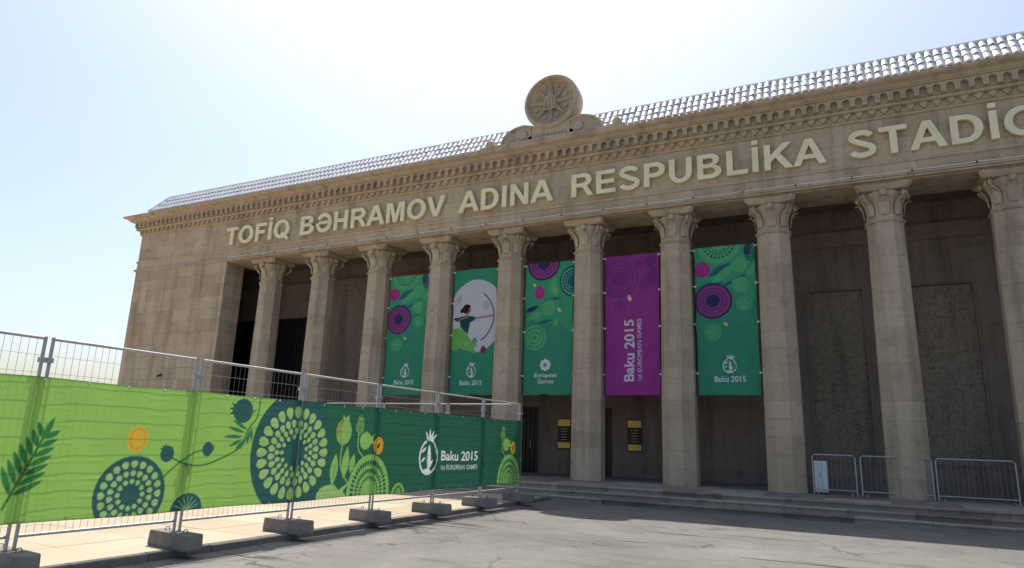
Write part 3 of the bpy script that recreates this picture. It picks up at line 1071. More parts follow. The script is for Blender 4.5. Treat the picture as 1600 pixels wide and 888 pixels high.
    # motifs
    def wheel(self, cx, cy, rx, ry, rim, seed, rows=((.84, 26, .105, .2), (.63, 24, .075, .15), (.47, 18, .06, .12), (.34, 12, .05, .10))):
        self.ell(cx, cy, rx, ry, rim)
        for k, (rr, n, w, ln) in enumerate(rows):
            for q in range(n):
                a = 2 * math.pi * (q + .5 * (k % 2)) / n
                ca, sa = math.cos(a), math.sin(a)
                self.drop(cx + rx * (rr - ln / 2) * ca, cy + ry * (rr - ln / 2) * sa, cx + rx * (rr + ln / 2) * ca, cy + ry * (rr + ln / 2) * sa, w * 2.75 * rx, seed)

    def pome(self, cx, cy, r, col, ang=90, ry=None):
        ry = ry or r * 1.08
        self.ell(cx, cy, r, ry, col)
        a = R(ang); ca, sa = math.cos(a), math.sin(a)
        for d in (-.45, 0, .45):
            bx, by = cx + r * .9 * math.cos(a + d * .5), cy + ry * .9 * math.sin(a + d * .5)
            tx, ty = cx + r * 1.42 * math.cos(a + d * .8), cy + ry * 1.42 * math.sin(a + d * .8)
            self.poly([(bx - sa * r * .2, by + ca * r * .2), (bx + sa * r * .2, by - ca * r * .2), (tx, ty)], col)

    def fern(self, x, y, ang, L, col, n=6, w=.35, lw=.03):
        a = R(ang); ca, sa = math.cos(a), math.sin(a)
        self.stroke([(x, y), (x + L * ca, y + L * sa)], lw * .6, col)
        for i in range(n):
            t = .15 + .8 * i / n
            l = L * w * (1 - .55 * t)
            for sg in (-1, 1):
                b = a + sg * .75
                px, py = x + L * t * ca, y + L * t * sa
                self.leaf(px, py, px + l * math.cos(b), py + l * math.sin(b), lw * 1.5, col)
        self.leaf(x + L * .8 * ca, y + L * .8 * sa, x + L * 1.12 * ca, y + L * 1.12 * sa, lw * 1.5, col)

    def logo(self, cx, cy, h, col, bgc):
        """open pomegranate outline with a flame inside and a crown on top"""
        ry = h * .37; rx = ry * .92
        cy = cy - h * .10
        self.ring(cx, cy, rx, ry, h * .05, col, 105, 325)
        self.ring(cx, cy, rx, ry, h * .028, col, 325, 85)
        self.ell(cx - rx * .1, cy - ry * .80, rx * .42, ry * .16, col)
        # crown
        for d, l in ((-.12, .75), (.0, 1.0), (.11, .82), (.2, .55)):
            self.drop(cx + d * h * 1.3 + h * .02, cy + ry * .95 + l * h * .25, cx + d * h * .35 + h * .02, cy + ry * .92, h * .085, col)
        self.curve([(cx + h * .05, cy + ry * 1.25), (cx + rx * .55, cy + ry * .8), (cx + rx * .82, cy + ry * .2)], h * .03, col)
        # flame and figure
        self.drop(cx + h * .02, cy + ry * .72, cx + h * .03, cy - ry * .72, h * .20, col)
        self.leaf(cx - rx * .05, cy - ry * .75, cx + rx * .55, cy - ry * .1, h * .07, col)
        self.leaf(cx - rx * .8, cy + ry * .25, cx - rx * .25, cy + ry * .55, h * .06, col)
        self.leaf(cx - rx * .75, cy - ry * .25, cx - rx * .3, cy - ry * .0, h * .06, col)
        self.stroke([(cx - h * .02, cy - ry * .5), (cx - h * .01, cy + ry * .15)], h * .018, bgc)

    def vertex_colors(self):
        A = self.A.reshape(self.ny, 2, self.nx, 2, 3).mean((1, 3))
        return A


def cloth_mesh(name, cv, place, mat, ua=-1e9, ub=1e9):
    """grid mesh from a canvas; place(u, v) arrays -> xyz arrays"""
    us = np.linspace(cv.u0, cv.u1, cv.nx)
    keep = (us >= ua) & (us <= ub)
    nx, ny = int(keep.sum()), cv.ny
    uu, vv = np.meshgrid(us[keep], np.linspace(cv.v0, cv.v1, ny))
    x, y, z = place(uu, vv)
    co = np.stack([x, y, z], -1).reshape(-1, 3)
    idx = np.arange(nx * ny).reshape(ny, nx)
    q = np.stack([idx[:-1, :-1], idx[:-1, 1:], idx[1:, 1:], idx[1:, :-1]], -1).reshape(-1, 4)
    m = bpy.data.meshes.new(name)
    m.vertices.add(len(co)); m.vertices.foreach_set('co', co.ravel().astype(np.float32))
    m.loops.add(q.size); m.loops.foreach_set('vertex_index', q.ravel().astype(np.int32))
    m.polygons.add(len(q)); m.polygons.foreach_set('loop_start', (np.arange(len(q)) * 4).astype(np.int32))
    m.polygons.foreach_set('use_smooth', np.ones(len(q), bool))
    m.update(calc_edges=True)
    a = m.color_attributes.new('print', 'FLOAT_COLOR', 'POINT')
    c4 = np.ones((nx * ny, 4), np.float32); c4[:, :3] = cv.vertex_colors()[:, keep].reshape(-1, 3)
    a.data.foreach_set('color', c4.ravel())
    m.materials.append(mat)
    return m

# ------------------------------------------------------------------ banners hung between the columns
BW, BH, BZ = 2.04, 5.14, 2.97
G_BG = (.045, .30, .175); G_LT = (.10, .46, .20); G_MID = (.055, .37, .19); TEAL = (.022, .15, .155); NAVY = (.035, .035, .11)
MAG = (.42, .045, .26); PURP = (.36, .06, .29); YEL = (.75, .62, .18); WHT = (.80, .82, .84); PUR_BG = (.34, .045, .28); PUR_D = (.20, .035, .21)

def green_print(cv):
    T_ = BH
    cv.poly([(0, T_), (BW, T_), (BW, T_ - 2.0), (1.2, T_ - 1.5), (.5, T_ - 1.2), (0, T_ - 1.4)], G_MID)
    cv.wheel(.85, T_ + .12, .74, .74, G_LT, (.012, .085, .06), ((.70, 24, .05, .13), (.54, 22, .04, .10), (.40, 14, .035, .09)))
    cv.fern(1.95, T_ - .75, 100, .9, TEAL, 6, .4, .05); cv.fern(1.75, T_ - .45, 80, .5, NAVY, 5, .4, .04)
    cv.leaf(.45, T_ - 1.05, 1.25, T_ - .62, .24, TEAL); cv.leaf(.55, T_ - 1.3, 1.5, T_ - .62, .30, G_LT)
    cv.leaf(.8, T_ - 1.5, 1.75, T_ - 1.05, .14, TEAL); cv.leaf(.2, T_ - 1.5, 1.0, T_ - 1.28, .12, TEAL)
    cv.pome(1.52, T_ - .72, .25, G_LT, 60); cv.fern(1.75, T_ - 1.15, 55, .5, G_LT, 5, .4, .04)
    cv.pome(1.53, T_ - 1.42, .25, G_LT, 150)
    cv.poly([(1.30, T_ - 1.55), (1.75, T_ - 1.50), (1.72, T_ - 1.72)], G_LT)
    cv.ell(.26, T_ - .80, .28, .28, MAG); cv.poly([(.30, T_ - .6), (.56, T_ - .72), (.48, T_ - .98)], MAG)
    cv.curve([(.5, T_ - .85), (.8, T_ - .72), (1.1, T_ - .5)], .02, TEAL)
    cv.wheel(.60, T_ - 1.93, .64, .64, NAVY, PURP, ((.80, 40, .06, .22), (.60, 34, .05, .18), (.42, 24, .045, .15)))
    cv.ell(.60, T_ - 1.93, .19, .19, NAVY)
    for (x, y, r_) in ((1.62, T_ - 2.06, .25), (.57, T_ - 3.02, .28)):
        cv.ell(x, y, r_, r_, G_LT); cv.ring(x, y, r_ * .82, r_ * .82, .03, G_BG)
        for q in range(4):
            a = q * math.pi / 2 + .6
            cv.stroke([(x + r_ * .2 * math.cos(a), y + r_ * .2 * math.sin(a)), (x + r_ * .7 * math.cos(a), y + r_ * .7 * math.sin(a))], .03, G_BG)
    cv.drop(.93, T_ - 2.70, 1.06, T_ - 2.82, .14, YEL)
    cv.logo(1.06, T_ - 4.10, .66, WHT, G_BG)
    cv.text('Baku 2015', 1.06, T_ - 4.70, .27, WHT, .012, 1.0, 0, True)

def archer_print(cv):
    T_ = BH
    W_ = (.62, .63, .68)
    cv.ell(1.10, T_ - 1.95, 1.30, 1.50, W_)
    cv.poly([(0, T_ - 2.45), (.30, T_ - 2.42), (.62, T_ - 2.55), (.86, T_ - 2.85), (1.05, T_ - 3.05), (1.20, T_ - 3.5), (1.0, T_ - 3.6), (.75, T_ - 3.35), (.45, T_ - 3.2), (.25, T_ - 3.4), (0, T_ - 3.3)], (.16, .50, .11))
    cv.poly([(0, T_ - 3.3), (.25, T_ - 3.4), (.45, T_ - 3.22), (.75, T_ - 3.36), (1.2, T_ - 3.5), (1.2, T_ - 3.9), (0, T_ - 3.9)], G_BG)
    skin = (.40, .20, .13); hair = (.02, .014, .014); kit = (.012, .075, .085)
    cv.poly([(.33, T_ - 1.98), (.62, T_ - 1.93), (.92, T_ - 1.95), (1.08, T_ - 2.0), (1.06, T_ - 2.12), (.86, T_ - 2.2), (.82, T_ - 2.45), (.80, T_ - 2.72), (.60, T_ - 2.55), (.42, T_ - 2.42), (.36, T_ - 2.2)], kit)
    cv.stroke([(.40, T_ - 2.02), (.10, T_ - 2.05), (.30, T_ - 2.12)], .09, kit)
    cv.stroke([(.30, T_ - 2.10), (.70, T_ - 1.98)], .06, skin)
    cv.stroke([(1.05, T_ - 2.05), (1.5, T_ - 2.02), (1.9, T_ - 1.98)], .075, skin)
    cv.ell(.70, T_ - 1.70, .14, .18, skin); cv.ell(.60, T_ - 1.66, .15, .17, hair); cv.ell(.66, T_ - 1.55, .16, .10, hair); cv.ell(.43, T_ - 1.72, .07, .10, hair)
    cv.stroke([(.68, T_ - 1.86), (.70, T_ - 1.96)], .10, skin)
    cv.curve([(1.45, T_ - 1.05), (1.72, T_ - 1.35), (1.90, T_ - 1.75), (1.93, T_ - 2.1), (1.82, T_ - 2.5), (1.60, T_ - 2.82), (1.40, T_ - 2.95)], .045, hair)
    cv.fern(.22, T_ - 1.45, 70, .42, (.45, .48, .52), 4, .5, .05); cv.ell(1.55, T_ - 1.55, .17, .20, (.50, .53, .56))
    cv.pome(1.12, T_ - 2.98, .10, TEAL); cv.pome(1.52, T_ - 3.36, .13, (.20, .03, .09)); cv.fern(1.12, T_ - 3.3, 90, .4, G_LT, 4, .4, .04)
    cv.ell(.35, T_ - 3.0, .12, .14, (.20, .55, .14)); cv.ell(.7, T_ - 3.05, .13, .15, (.20, .55, .14))
    cv.logo(.99, T_ - 4.14, .66, WHT, G_BG)
    cv.text('Baku 2015', .99, T_ - 4.74, .27, WHT, .012, 1.0, 0, True)

def games_print(cv):
    T_ = BH
    cv.poly([(0, T_), (BW, T_), (BW, T_ - 2.9), (1.5, T_ - 2.4), (.6, T_ - 2.4), (0, T_ - 2.0)], G_MID)
    cv.wheel(.78, T_ - .02, .70, .70, NAVY, PURP, ((.80, 40, .06, .22), (.60, 34, .05, .18), (.42, 24, .045, .15)))
    cv.wheel(2.00, T_ - .82, .52, .62, TEAL, (.22, .60, .34), ((.80, 26, .07, .14), (.60, 22, .05, .10), (.42, 14, .05, .10)))
    cv.fern(1.05, T_ - 1.35, 70, .75, G_LT, 6, .4, .05); cv.fern(1.35, T_ - 1.4, 100, .5, (.14, .55, .2), 5, .4, .04)
    cv.pome(.64, T_ - 1.20, .22, MAG, 100, .26)
    cv.drop(.36, T_ - .80, .46, T_ - .95, .14, YEL)
    cv.leaf(.0, T_ - 1.95, .6, T_ - 1.72, .20, NAVY); cv.leaf(.05, T_ - 2.25, .8, T_ - 1.95, .26, G_LT); cv.leaf(.5, T_ - 2.4, 1.2, T_ - 2.28, .12, TEAL)
    cv.leaf(.8, T_ - 1.55, 1.6, T_ - 1.42, .12, TEAL)
    cv.pome(1.02, T_ - 1.82, .27, G_LT, 60, .30); cv.drop(1.40, T_ - 1.82, 1.52, T_ - 2.0, .16, YEL)
    cv.fern(1.25, T_ - 2.6, 70, .4, G_LT, 4, .5, .05)
    cv.ell(.46, T_ - 2.95, .49, .49, G_LT); cv.ring(.46, T_ - 2.95, .41, .41, .05, G_BG); cv.ring(.46, T_ - 2.95, .24, .24, .04, G_BG); cv.ell(.46, T_ - 2.95, .08, .08, G_BG)
    x, y = .95, T_ - 4.02
    cv.ell(x, y, .20, .20, WHT)
    for q in range(8):
        a = q * math.pi / 4
        cv.ell(x + .17 * math.cos(a), y + .17 * math.sin(a), .06, .06, WHT)
    cv.ell(x, y, .075, .075, (.12, .32, .24)); cv.ring(x, y, .13, .13, .02, (.4, .55, .5))
    cv.text('European', .95, T_ - 4.47, .23, WHT, .012, .92, 0, True)
    cv.text('Games', .95, T_ - 4.70, .23, WHT, .012, .66, 0, True)

def purple_print(cv):
    T_ = BH
    cv.poly([(0, T_), (BW, T_), (BW, T_ - 1.5), (1.4, T_ - 1.0), (.8, T_ - .5), (0, T_ - .35)], (.30, .042, .26))
    cv.wheel(.56, T_ - .90, .70, .70, PUR_D, (.33, .05, .29), ((.84, 44, .05, .16), (.64, 38, .045, .16), (.45, 28, .04, .14)))
    cv.ell(.56, T_ - .90, .22, .22, PUR_D)
    cv.fern(1.30, T_ - 1.55, 62, 1.0, PUR_D, 7, .42, .05); cv.fern(1.78, T_ - 1.3, 85, .8, PUR_D, 6, .35, .05)
    cv.pome(1.30, T_ - .40, .15, PUR_D, 110); cv.pome(1.72, T_ - .30, .22, PUR_D, 60); cv.leaf(1.0, T_ - .1, 1.5, T_ - .6, .15, PUR_D)
    cv.ell(.60, T_ - 1.88, .22, .22, PUR_D); cv.ring(.60, T_ - 1.88, .17, .17, .03, PUR_BG)
    cv.drop(.90, T_ - 1.52, 1.00, T_ - 1.76, .19, (.78, .45, .35)); cv.drop(.93, T_ - 1.58, .98, T_ - 1.74, .10, (.8, .75, .6))
    cv.text('Baku 2015', 1.08, T_ - 4.66, .50, (.72, .66, .76), .02, 2.22, 1)
    cv.text('1st EUROPEAN GAMES', 1.36, T_ - 4.64, .22, (.66, .56, .70), .008, 2.22, 1)

specs = [
    (3, green_print, G_BG, 'narrow green banner with purple seed wheel, leftmost of the hung banners', 'green banners with a purple seed wheel'),
    (4, archer_print, G_BG, 'green banner with an archer drawing a bow against a white disc', None),
    (5, games_print, G_BG, 'green banner reading European Games under a white round emblem', None),
    (6, purple_print, PUR_BG, 'purple banner with white lettering running up it, hung between columns', None),
    (7, green_print, G_BG, 'green banner with purple seed wheel, rightmost of the hung banners', 'green banners with a purple seed wheel'),
]
for (bi, fn, bgc, lab, grp) in specs:
    cx = bays[bi + 0] + BAY * 0 if False else (bi * BAY - BAY / 2)
    cv = Canvas(0, BW, 0, BH, .0165, bgc)
    fn(cv)
    ph = bi * 1.7
    def place(u, v, cx=cx, ph=ph):
        t = u / BW
        y = .034 * np.sin(2.1 * v + ph) * np.sin(math.pi * t) + .016 * np.sin(6.5 * u + 2.2 * v + ph) + .010 * np.sin(11 * u - 5 * v + 2 * ph) * (1 - v / BH) - .02 * np.sin(math.pi * t) * (.4 + .6 * v / BH)
        edge = np.clip(1 - np.minimum(t, 1 - t) / .06, 0, 1) * np.where(t < .5, 1, -1)
        pull = sum(np.exp(-((v - BH * q) / .22) ** 2) for q in (.14, .47, .73, .985))
        return cx - BW / 2 + u + edge * .022 * (1 - np.clip(pull, 0, 1)), y, BZ + v
    bo = empty('hanging_banner', (cx, 0, BZ), lab, 'banner', 'banners hung between the columns')
    put('cloth', cloth_mesh('cloth', cv, place, M_FLAG), None, bo)
    rods = MB(); rods.tube([(cx - BW / 2 - .02, .03, BZ + BH - .02), (cx + BW / 2 + .02, .03, BZ + BH - .02)], .02, 6)
    put('rod', rods, M_DARKFIT, bo)
    r2 = MB(); r2.tube([(cx - BW / 2 - .02, .03, BZ + .02), (cx + BW / 2 + .02, .03, BZ + .02)], .02, 6)
    put('rod', r2, M_DARKFIT, bo)
    for sg in (-1, 1):
        for fz in (.14, .47, .73, .985):
            z = BZ + BH * fz
            xe = cx + sg * BW / 2; xc = cx + sg * (BAY / 2 - shaft_r(z) / C8 + .01)
            tie = MB(); tie.tube([(xe, .0, z), (xc, -.02, z + .03)], .016, 5)
            tie.lathe_y([(.0, -.02), (.035, -.015), (.035, .02), (.0, .025)], xe - sg * .01, z, 8, False, False)
            put('tie', tie, M_ROPE, bo)

# ------------------------------------------------------------------ plaques by the doors
for (x0, x1, lab) in ((17.02, 17.55, 'black and brass wall plaque seen under the purple banner'), (14.02, 14.55, 'black and brass wall plaque seen under the European Games banner')):
    pq = empty('wall_plaque', ((x0 + x1) / 2, BACK, 1.0), lab, 'plaque', 'plaques beside the doors')
    put('board', MB().box(x0 - .03, x1 + .03, BACK - .04, BACK - .004, 1.0, 2.24), M_BLACK, pq)
    put('brass_plate', MB().box(x0, x1, BACK - .055, BACK - .042, 1.93, 2.20), M_GOLD, pq)
    put('brass_plate', MB().box(x0, x1, BACK - .055, BACK - .042, 1.04, 1.27), M_GOLD, pq)
    for q in range(5):
        w = rng.uniform(.08, .16)
        put('engraved_line', MB().box((x0 + x1) / 2 - w, (x0 + x1) / 2 + w, BACK - .046, BACK - .042, 1.37 + q * .11, 1.385 + q * .11), M_GOLD, pq)

# ------------------------------------------------------------------ mesh fence along the pavement
F0 = Vector((16.46, -16.49)); FD = Vector((.034, 2.1246)); PW = FD.length; FDN = FD / PW
F_TOP = 2.29
def fence_panel(width):
    """panel in its own space: along +x from 0 to width, standing on z = 0 at pavement level"""
    H = F_TOP - PAVE_Z
    parts = {}
    r_ = .021
    x0, x1 = .045, width - .045
    for nm, path in (('upright', [(x0, 0, .04), (x0, 0, H)]), ('upright', [(x1, 0, .04), (x1, 0, H)]),
                     ('top_rail', [(x0, 0, H - .021), (x1, 0, H - .021)]), ('bottom_rail', [(x0, 0, .36), (x1, 0, .36)])):
        parts.setdefault(nm, []).append(MB().tube(path, r_ if nm == 'upright' else r_ * .9, 8).mesh(nm, False))
    w = MB()
    nv_ = int((x1 - x0) / .085)
    for i in range(1, nv_):
        x = x0 + (x1 - x0) * i / nv_
        w.tube([(x, -.004, .34), (x, -.004, H - .01)], .0025, 3)
    for j in range(1, 11):
        z = .36 + (H - .38) * j / 11
        w.tube([(x0, .002, z), (x1, .002, z)], .0028, 3)
    parts['wire_mesh'] = [w.mesh('wire_mesh')]
    parts['clamp'] = []
    for z in (H - .28, H * .42):
        cl = MB()
        cl.box(x1 - .03, x1 + .12, -.035, .035, z - .03, z + .03)
        cl.tube([(x1 + .045, -.06, z), (x1 + .045, .06, z)], .012, 6)
        parts['clamp'].append(cl.mesh('clamp'))
    for nm, ms in parts.items():
        for m in ms:
            m.materials.append(M_WIRE if nm == 'wire_mesh' else M_STEEL)
    return parts

def add_panel(parts, at, rz, label):
    e = empty('mesh_fence', at, label, 'fence', 'steel mesh fence panels', rz)
    for nm, ms in parts.items():
        for m in ms:
            o = sub(nm, m, None, e)
            if nm == 'wire_mesh': o['kind'] = 'stuff'
    return e

fz = math.atan2(FD.y, FD.x)
pp = fence_panel(PW)
plabels = {-2: 'steel mesh fence panel at the near left end, beyond the light green print',
           -1: 'steel mesh fence panel over the orange disc and cut-off seed wheel print',
           0: 'steel mesh fence panel over the light green print with dark pomegranates',
           1: 'steel mesh fence panel over the print of tall bulbs and leaves',
           2: 'steel mesh fence panel over the plain dark green left of the white logo',
           3: 'steel mesh fence panel over the white lettering of the fence banner',
           4: 'steel mesh fence panel at the far end, nearest the steps'}
for i in range(-2, 5):
    p2 = F0 + FD * i
    add_panel(pp, (p2.x, p2.y, PAVE_Z), fz, plabels[i])
P6 = F0 + FD * 5
pr = fence_panel(2.4)
for i, lab in enumerate(('steel mesh fence panel turning the corner behind the far end of the fence', 'steel mesh fence panel behind the fence, below the archer banner', 'steel mesh fence panel behind the fence, below the leftmost hung banner')):
    add_panel(pr, (P6.x - .02 - 2.4 * (i + 1) + .0, P6.y - .05 + .03 * (i + 1), PAVE_Z), 0.0, lab)

# concrete feet
bm_ = MB()
L2, W2, H2 = .475, .14, .21
vs = []
for s_, z in ((.97, 0.0), (1.0, .03), (.97, H2 - .012), (.94, H2)):
    for (a, b_) in ((-1, -.75), (-.93, -1), (.93, -1), (1, -.75), (1, .75), (.93, 1), (-.93, 1), (-1, .75)):
        vs.append([(L2 * a * s_, W2 * b_ * s_, z)])
rings = [[vs[k * 8 + i][0] for i in range(8)] for k in range(4)]
bm_.rings(rings)
blk_m = bm_.mesh('block'); blk_m.materials.append(M_CONC)
loop_m = MB().tube([(0, -.03, H2 - .03), (0, -.03, H2 + .03), (0, -.015, H2 + .05), (0, .015, H2 + .05), (0, .03, H2 + .03), (0, .03, H2 - .03)], .006, 5).mesh('lifting_loop'); loop_m.materials.append(M_DARKFIT)
sock_m = MB().box(-.05, .05, -.08, .08, H2 - .005, H2 + .004).mesh('socket'); sock_m.materials.append(M_DARKFIT)
blabels = {-1: 'concrete fence foot outside the left edge, next to the cut-off seed wheel', 0: 'largest and nearest concrete fence foot, at the left of the picture', 1: 'concrete fence foot below the big seed wheel print', 2: 'concrete fence foot below the green half disc print',
           3: 'concrete fence foot below the white logo of the fence banner', 4: 'concrete fence foot second from the far end of the fence', 5: 'concrete fence foot in shade at the far end of the fence'}
for i in range(-1, 6):
    p2 = F0 + FD * i
    e = empty('concrete_block', (p2.x, p2.y, PAVE_Z + .001), blabels[i], 'concrete block', 'concrete feet of the fence', R(random.uniform(-5, 5) - 3))
    sub('block', blk_m, None, e)
    sub('socket', sock_m, None, e)
    for sx in (-.22, .22):
        sub('lifting_loop', loop_m, None, e, (sx, 0, 0))

# printed scrim tied behind the mesh
LG = (.31, .555, .12); DG = (.030, .135, .082); DT = (.036, .118, .108); OR = (.72, .46, .05)
U0, U1, V0, V1 = -4.1, 10.60, .13, 1.81
cv = Canvas(U0, U1, V0, V1, .012, DG)
cv.poly([(U0, V0), (1.9, V0), (1.9, V1), (U0, V1)], LG)
# big wheel: dark disc that runs into the dark right half
cv.ell(2.02, .94, .90, 1.02, DT)
cv.poly([(2.02, V0), (2.75, V0), (2.75, V1), (2.02, V1)], DT)
cv.poly([(2.5, V0), (U1, V0), (U1, V1), (2.5, V1)], DG)
cv.ell(2.02, .94, .90, 1.02, DT)
LS = (.34, .55, .19)
cv.wheel(2.05, .94, .88, .83, DT, LS, ((.80, 24, .088, .25), (.575, 24, .062, .17), (.43, 20, .048, .13), (.31, 13, .042, .10)))
# lying fruit at its foot, tall bulbs and leaves
cv.ell(2.97, .17, .30, .20, LS); cv.poly([(3.2, .25), (3.5, .38), (3.36, .22), (3.5, .12), (3.2, .08)], LS)
def right_group(o):
    LGr = (.26, .52, .13)
    cv.ell(4.10 + o, .16, .64, .74, LGr)
    for k, (rr, n_, w, ln) in enumerate(((.78, 22, .05, .16), (.58, 20, .042, .14), (.40, 14, .035, .11))):
        for q in range(n_ + 1):
            a = math.pi * q / n_
            ca, sa = math.cos(a), math.sin(a)
            cv.drop(4.10 + o + .64 * (rr - ln / 2) * ca, .16 + .74 * (rr - ln / 2) * sa, 4.10 + o + .64 * (rr + ln / 2) * ca, .16 + .74 * (rr + ln / 2) * sa, w * 1.75, DG)
    cv.ell(5.05 + o, .12, .22, .22, LGr); cv.ring(5.05 + o, .12, .16, .16, .03, DG); cv.stroke([(5.05 + o, .15), (5.05 + o, .27)], .03, DG); cv.stroke([(4.95 + o, .14), (4.99 + o, .24)], .03, DG); cv.stroke([(5.15 + o, .14), (5.11 + o, .24)], .03, DG)
    cv.ell(4.30 + o, 1.07, .15, .17, OR); cv.ring(4.30 + o, 1.07, .12, .14, .018, (.5, .27, .02)); cv.leaf(4.25 + o, 1.0, 4.34 + o, 1.15, .06, (.10, .06, .02)); 
    cv.ell(3.90 + o, 1.16, .17, .17, LGr); cv.poly([(4.02 + o, 1.2), (4.16 + o, 1.31), (4.12 + o, 1.2), (4.17 + o, 1.1), (4.02 + o, 1.1)], LGr)
    cv.curve([(3.92 + o, .82), (3.70 + o, 1.0), (3.68 + o, 1.3)], .03, LGr); cv.fern(3.68 + o, 1.20, 84, .42, LGr, 5, .55, .019)
right_group(0)
LB = (.26, .50, .14)
cv.ell(3.26, 1.32, .21, .24, LB); cv.poly([(3.22, 1.5), (3.20, 1.64), (3.28, 1.57), (3.36, 1.64), (3.40, 1.47)], LB)
cv.poly([(3.06, 1.26), (3.07, 1.42), (3.14, 1.52), (3.22, 1.53), (3.14, 1.4), (3.12, 1.2)], (.34, .30, .06)); cv.curve([(3.22, 1.53), (3.16, 1.35), (3.20, 1.12)], .014, DG)
cv.curve([(3.24, 1.12), (3.24, .7), (3.50, .34)], .03, LB)
cv.leaf(3.05, .34, 3.10, .93, .20, LB); cv.leaf(3.34, .45, 3.40, 1.05, .20, LB); cv.leaf(3.52, .55, 3.60, .92, .15, LB); cv.curve([(3.07, .5), (3.09, .7)], .012, DG); cv.curve([(3.1, .36), (3.18, .28)], .03, LB)
right_group(5.85)
# left half
cv.pome(.88, 1.58, .19, DT, 175, .19)
cv.curve([(1.20, V1), (1.17, 1.5), (1.02, 1.30), (.90, 1.02), (.58, .85), (.28, .755), (.0, .765), (-.28, .87)], .026, (.045, .22, .06))
cv.curve([(1.02, 1.5), (1.13, 1.62)], .022, (.045, .22, .06))
for (x0, y0, x1, y1) in ((1.0, 1.29, .70, 1.43), (.97, 1.24, .62, 1.32), (.95, 1.18, .55, 1.17), (.93, 1.14, .68, 1.02), (.97, 1.12, .80, .98), (1.0, 1.2, .90, .98), (1.04, 1.3, 1.02, 1.04), (1.07, 1.34, 1.11, 1.10)):
    cv.leaf(x0, y0, x1, y1, .055, (.035, .20, .09))
cv.pome(-.34, .92, .105, DT, 130); cv.pome(.31, .98, .095, DT, 10)
cv.curve([(-.40, .56), (-.25, .70), (-.08, .83), (.06, .92), (.22, .97)], .024, (.045, .22, .06))
cv.wheel(-.80, .40, .50, .50, DT, LS, ((.78, 20, .10, .2), (.55, 18, .08, .17), (.34, 12, .07, .14)))
cv.ell(-.81, 1.12, .15, .17, OR); cv.ring(-.81, 1.12, .12, .14, .02, (.55, .35, .06))
cv.ell(.08, .12, .26, .25, DT)
for q in range(9):
    a = math.pi * q / 8
    cv.stroke([(.08, .13), (.08 + .2 * math.cos(a), .13 + .2 * math.sin(a))], .012, (.30, .50, .24))
cv.fern(-2.3, .3, 70, 1.0, (.045, .22, .06), 7, .4, .05); cv.pome(-2.9, 1.2, .2, DT, 60); cv.wheel(-3.6, .5, .5, .5, DT, LS)
# white logo and lettering
cv.logo(6.08, .94, 1.04, (.80, .86, .84), DG)
cv.text('Baku 2015', 6.60, .765, .30, (.80, .86, .84), .016, 1.64)
cv.text('1st EUROPEAN GAMES', 6.61, .555, .155, (.62, .74, .70), .006, 1.63)
# stitched hems
for v in (V0, V1 - .022):
    A, X, Y = cv.win(U0 - 1, U1 + 1, v, v + .022)
    A *= .72

def place_scrim(u, v):
    h = (v - V0) / (V1 - V0)
    w = .007 * np.sin(3.1 * u + 1.2 * v) * np.sin(h * math.pi) + .004 * np.sin(9.0 * u + .6)
    # the cloth is drawn tight over the uprights and pulled in along the horizontal wires
    d = np.abs((u / PW + .5) % 1.0 - .5) * PW
    post = .010 * np.exp(-((d - .045) / .025) ** 2)
    for j in range(1, 11):
        zw = PAVE_Z + .36 + (F_TOP - PAVE_Z - .38) * j / 11
        w = w - .007 * np.exp(-((v - zw - .012 * np.sin(2.4 * u + j)) / .014) ** 2) * np.sin(np.clip(d / PW * 2, 0, 1) * math.pi / 2)
    off = .032 + post + np.abs(.5 * w) + .5 * w
    sag = .014 * np.sin(u / PW * math.pi) ** 2 * h
    return F0.x + FDN.x * u + FDN.y * off, F0.y + FDN.y * u - FDN.x * off, v - sag + .010 * np.sin(2.2 * u) * (1 - h)
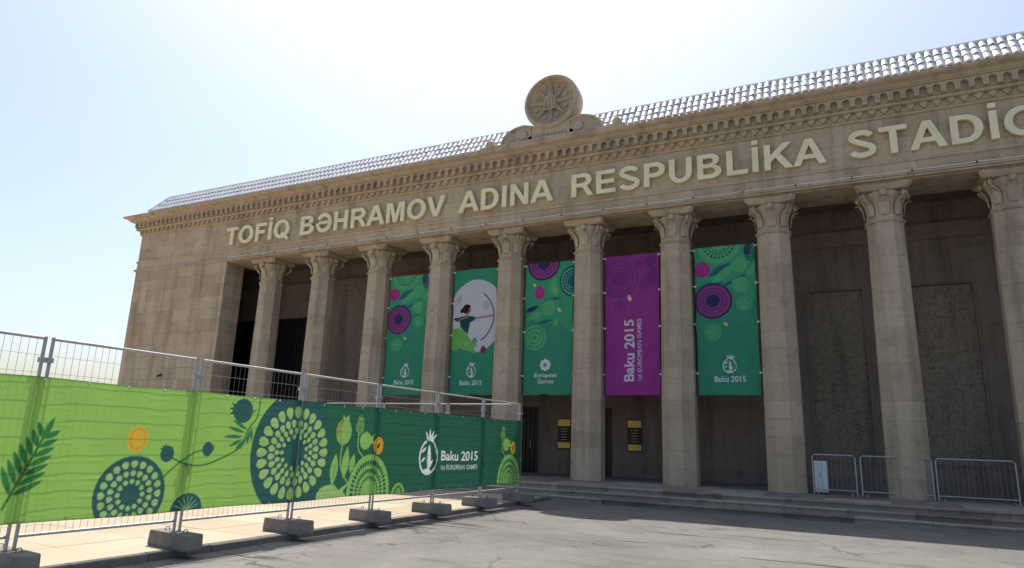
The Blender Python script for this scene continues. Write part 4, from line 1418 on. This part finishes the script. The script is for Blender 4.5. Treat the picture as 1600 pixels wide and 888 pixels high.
for (ua, ub, lab) in ((U0, 2.118, 'light green printed scrim on the near part of the fence, with dark fruit and stems'), (2.132, U1, 'dark green printed scrim on the far part of the fence, with white logo and lettering')):
    scr = empty('fence_banner', (F0.x + FDN.x * ub, F0.y + FDN.y * ub, V0), lab, 'banner', 'printed scrims along the fence')
    put('scrim', cloth_mesh('scrim', cv, place_scrim, M_SCRIM, ua, ub), None, scr)
    u = math.ceil((ua + .05) / .53) * .53
    while u < ub - .03:
        for v in (V0 + .03, V1 - .03):
            e = MB(); e.lathe_y([(.010, -.004), (.016, -.006), (.02, .0)], 0, 0, 8, False, False)
            o = put('eyelet', e, M_STEEL, scr, (F0.x + FDN.x * u + .056, F0.y + FDN.y * u, v - (.012 if v > 1 else 0)))
            o.rotation_euler = (0, 0, R(90))
        u += .53

# ------------------------------------------------------------------ steel barriers and white cabinet on the podium, right
def barrier(x0, x1, y, lab):
    e = empty('crowd_barrier', ((x0 + x1) / 2, y, 0), lab, 'barrier', 'steel barriers on the podium')
    H = 1.16
    fr = MB(); fr.tube([(x0, y, .02), (x0, y, H - .06), (x0 + .06, y, H), (x1 - .06, y, H), (x1, y, H - .06), (x1, y, .02)], .02, 7)
    put('frame', fr, M_STEEL, e)
    br = MB(); br.tube([(x0, y, .15), (x1, y, .15)], .016, 6)
    put('lower_rail', br, M_STEEL, e)
    nb = int((x1 - x0) / .12)
    for k in range(1, nb):
        x = x0 + (x1 - x0) * k / nb
        put('bar', MB().tube([(x, y, .15), (x, y, H)], .005, 4), M_WIRE, e)
    for x in (x0 + .12, x1 - .12):
        put('foot', MB().tube([(x, y - .28, .02), (x, y - .1, .06), (x, y + .1, .06), (x, y + .28, .02)], .016, 6), M_STEEL, e)

barrier(23.86, 25.02, -.42, 'steel crowd barrier beside the column, in front of the white cabinet')
barrier(25.16, 26.95, -.42, 'steel crowd barrier reaching behind the next column at the right')
barrier(27.05, 28.9, -.42, 'steel crowd barrier farthest right on the podium')

cb = empty('white_cabinet', (24.06, -.05, 0), 'small white metal cabinet standing behind the steel barrier', 'cabinet')
put('body', MB().chamfer_box(23.88, 24.25, -.2, .15, .05, .97, .012), M_CAB, cb)
put('door', MB().box(23.895, 24.055, -.215, -.202, .10, .93), M_CAB, cb)
put('door', MB().box(24.075, 24.235, -.215, -.202, .10, .93), M_CAB, cb)
put('plinth', MB().box(23.89, 24.24, -.18, .13, .0, .052), M_DARKFIT, cb)
put('handle', MB().box(24.04, 24.052, -.228, -.216, .5, .62), M_DARKFIT, cb)
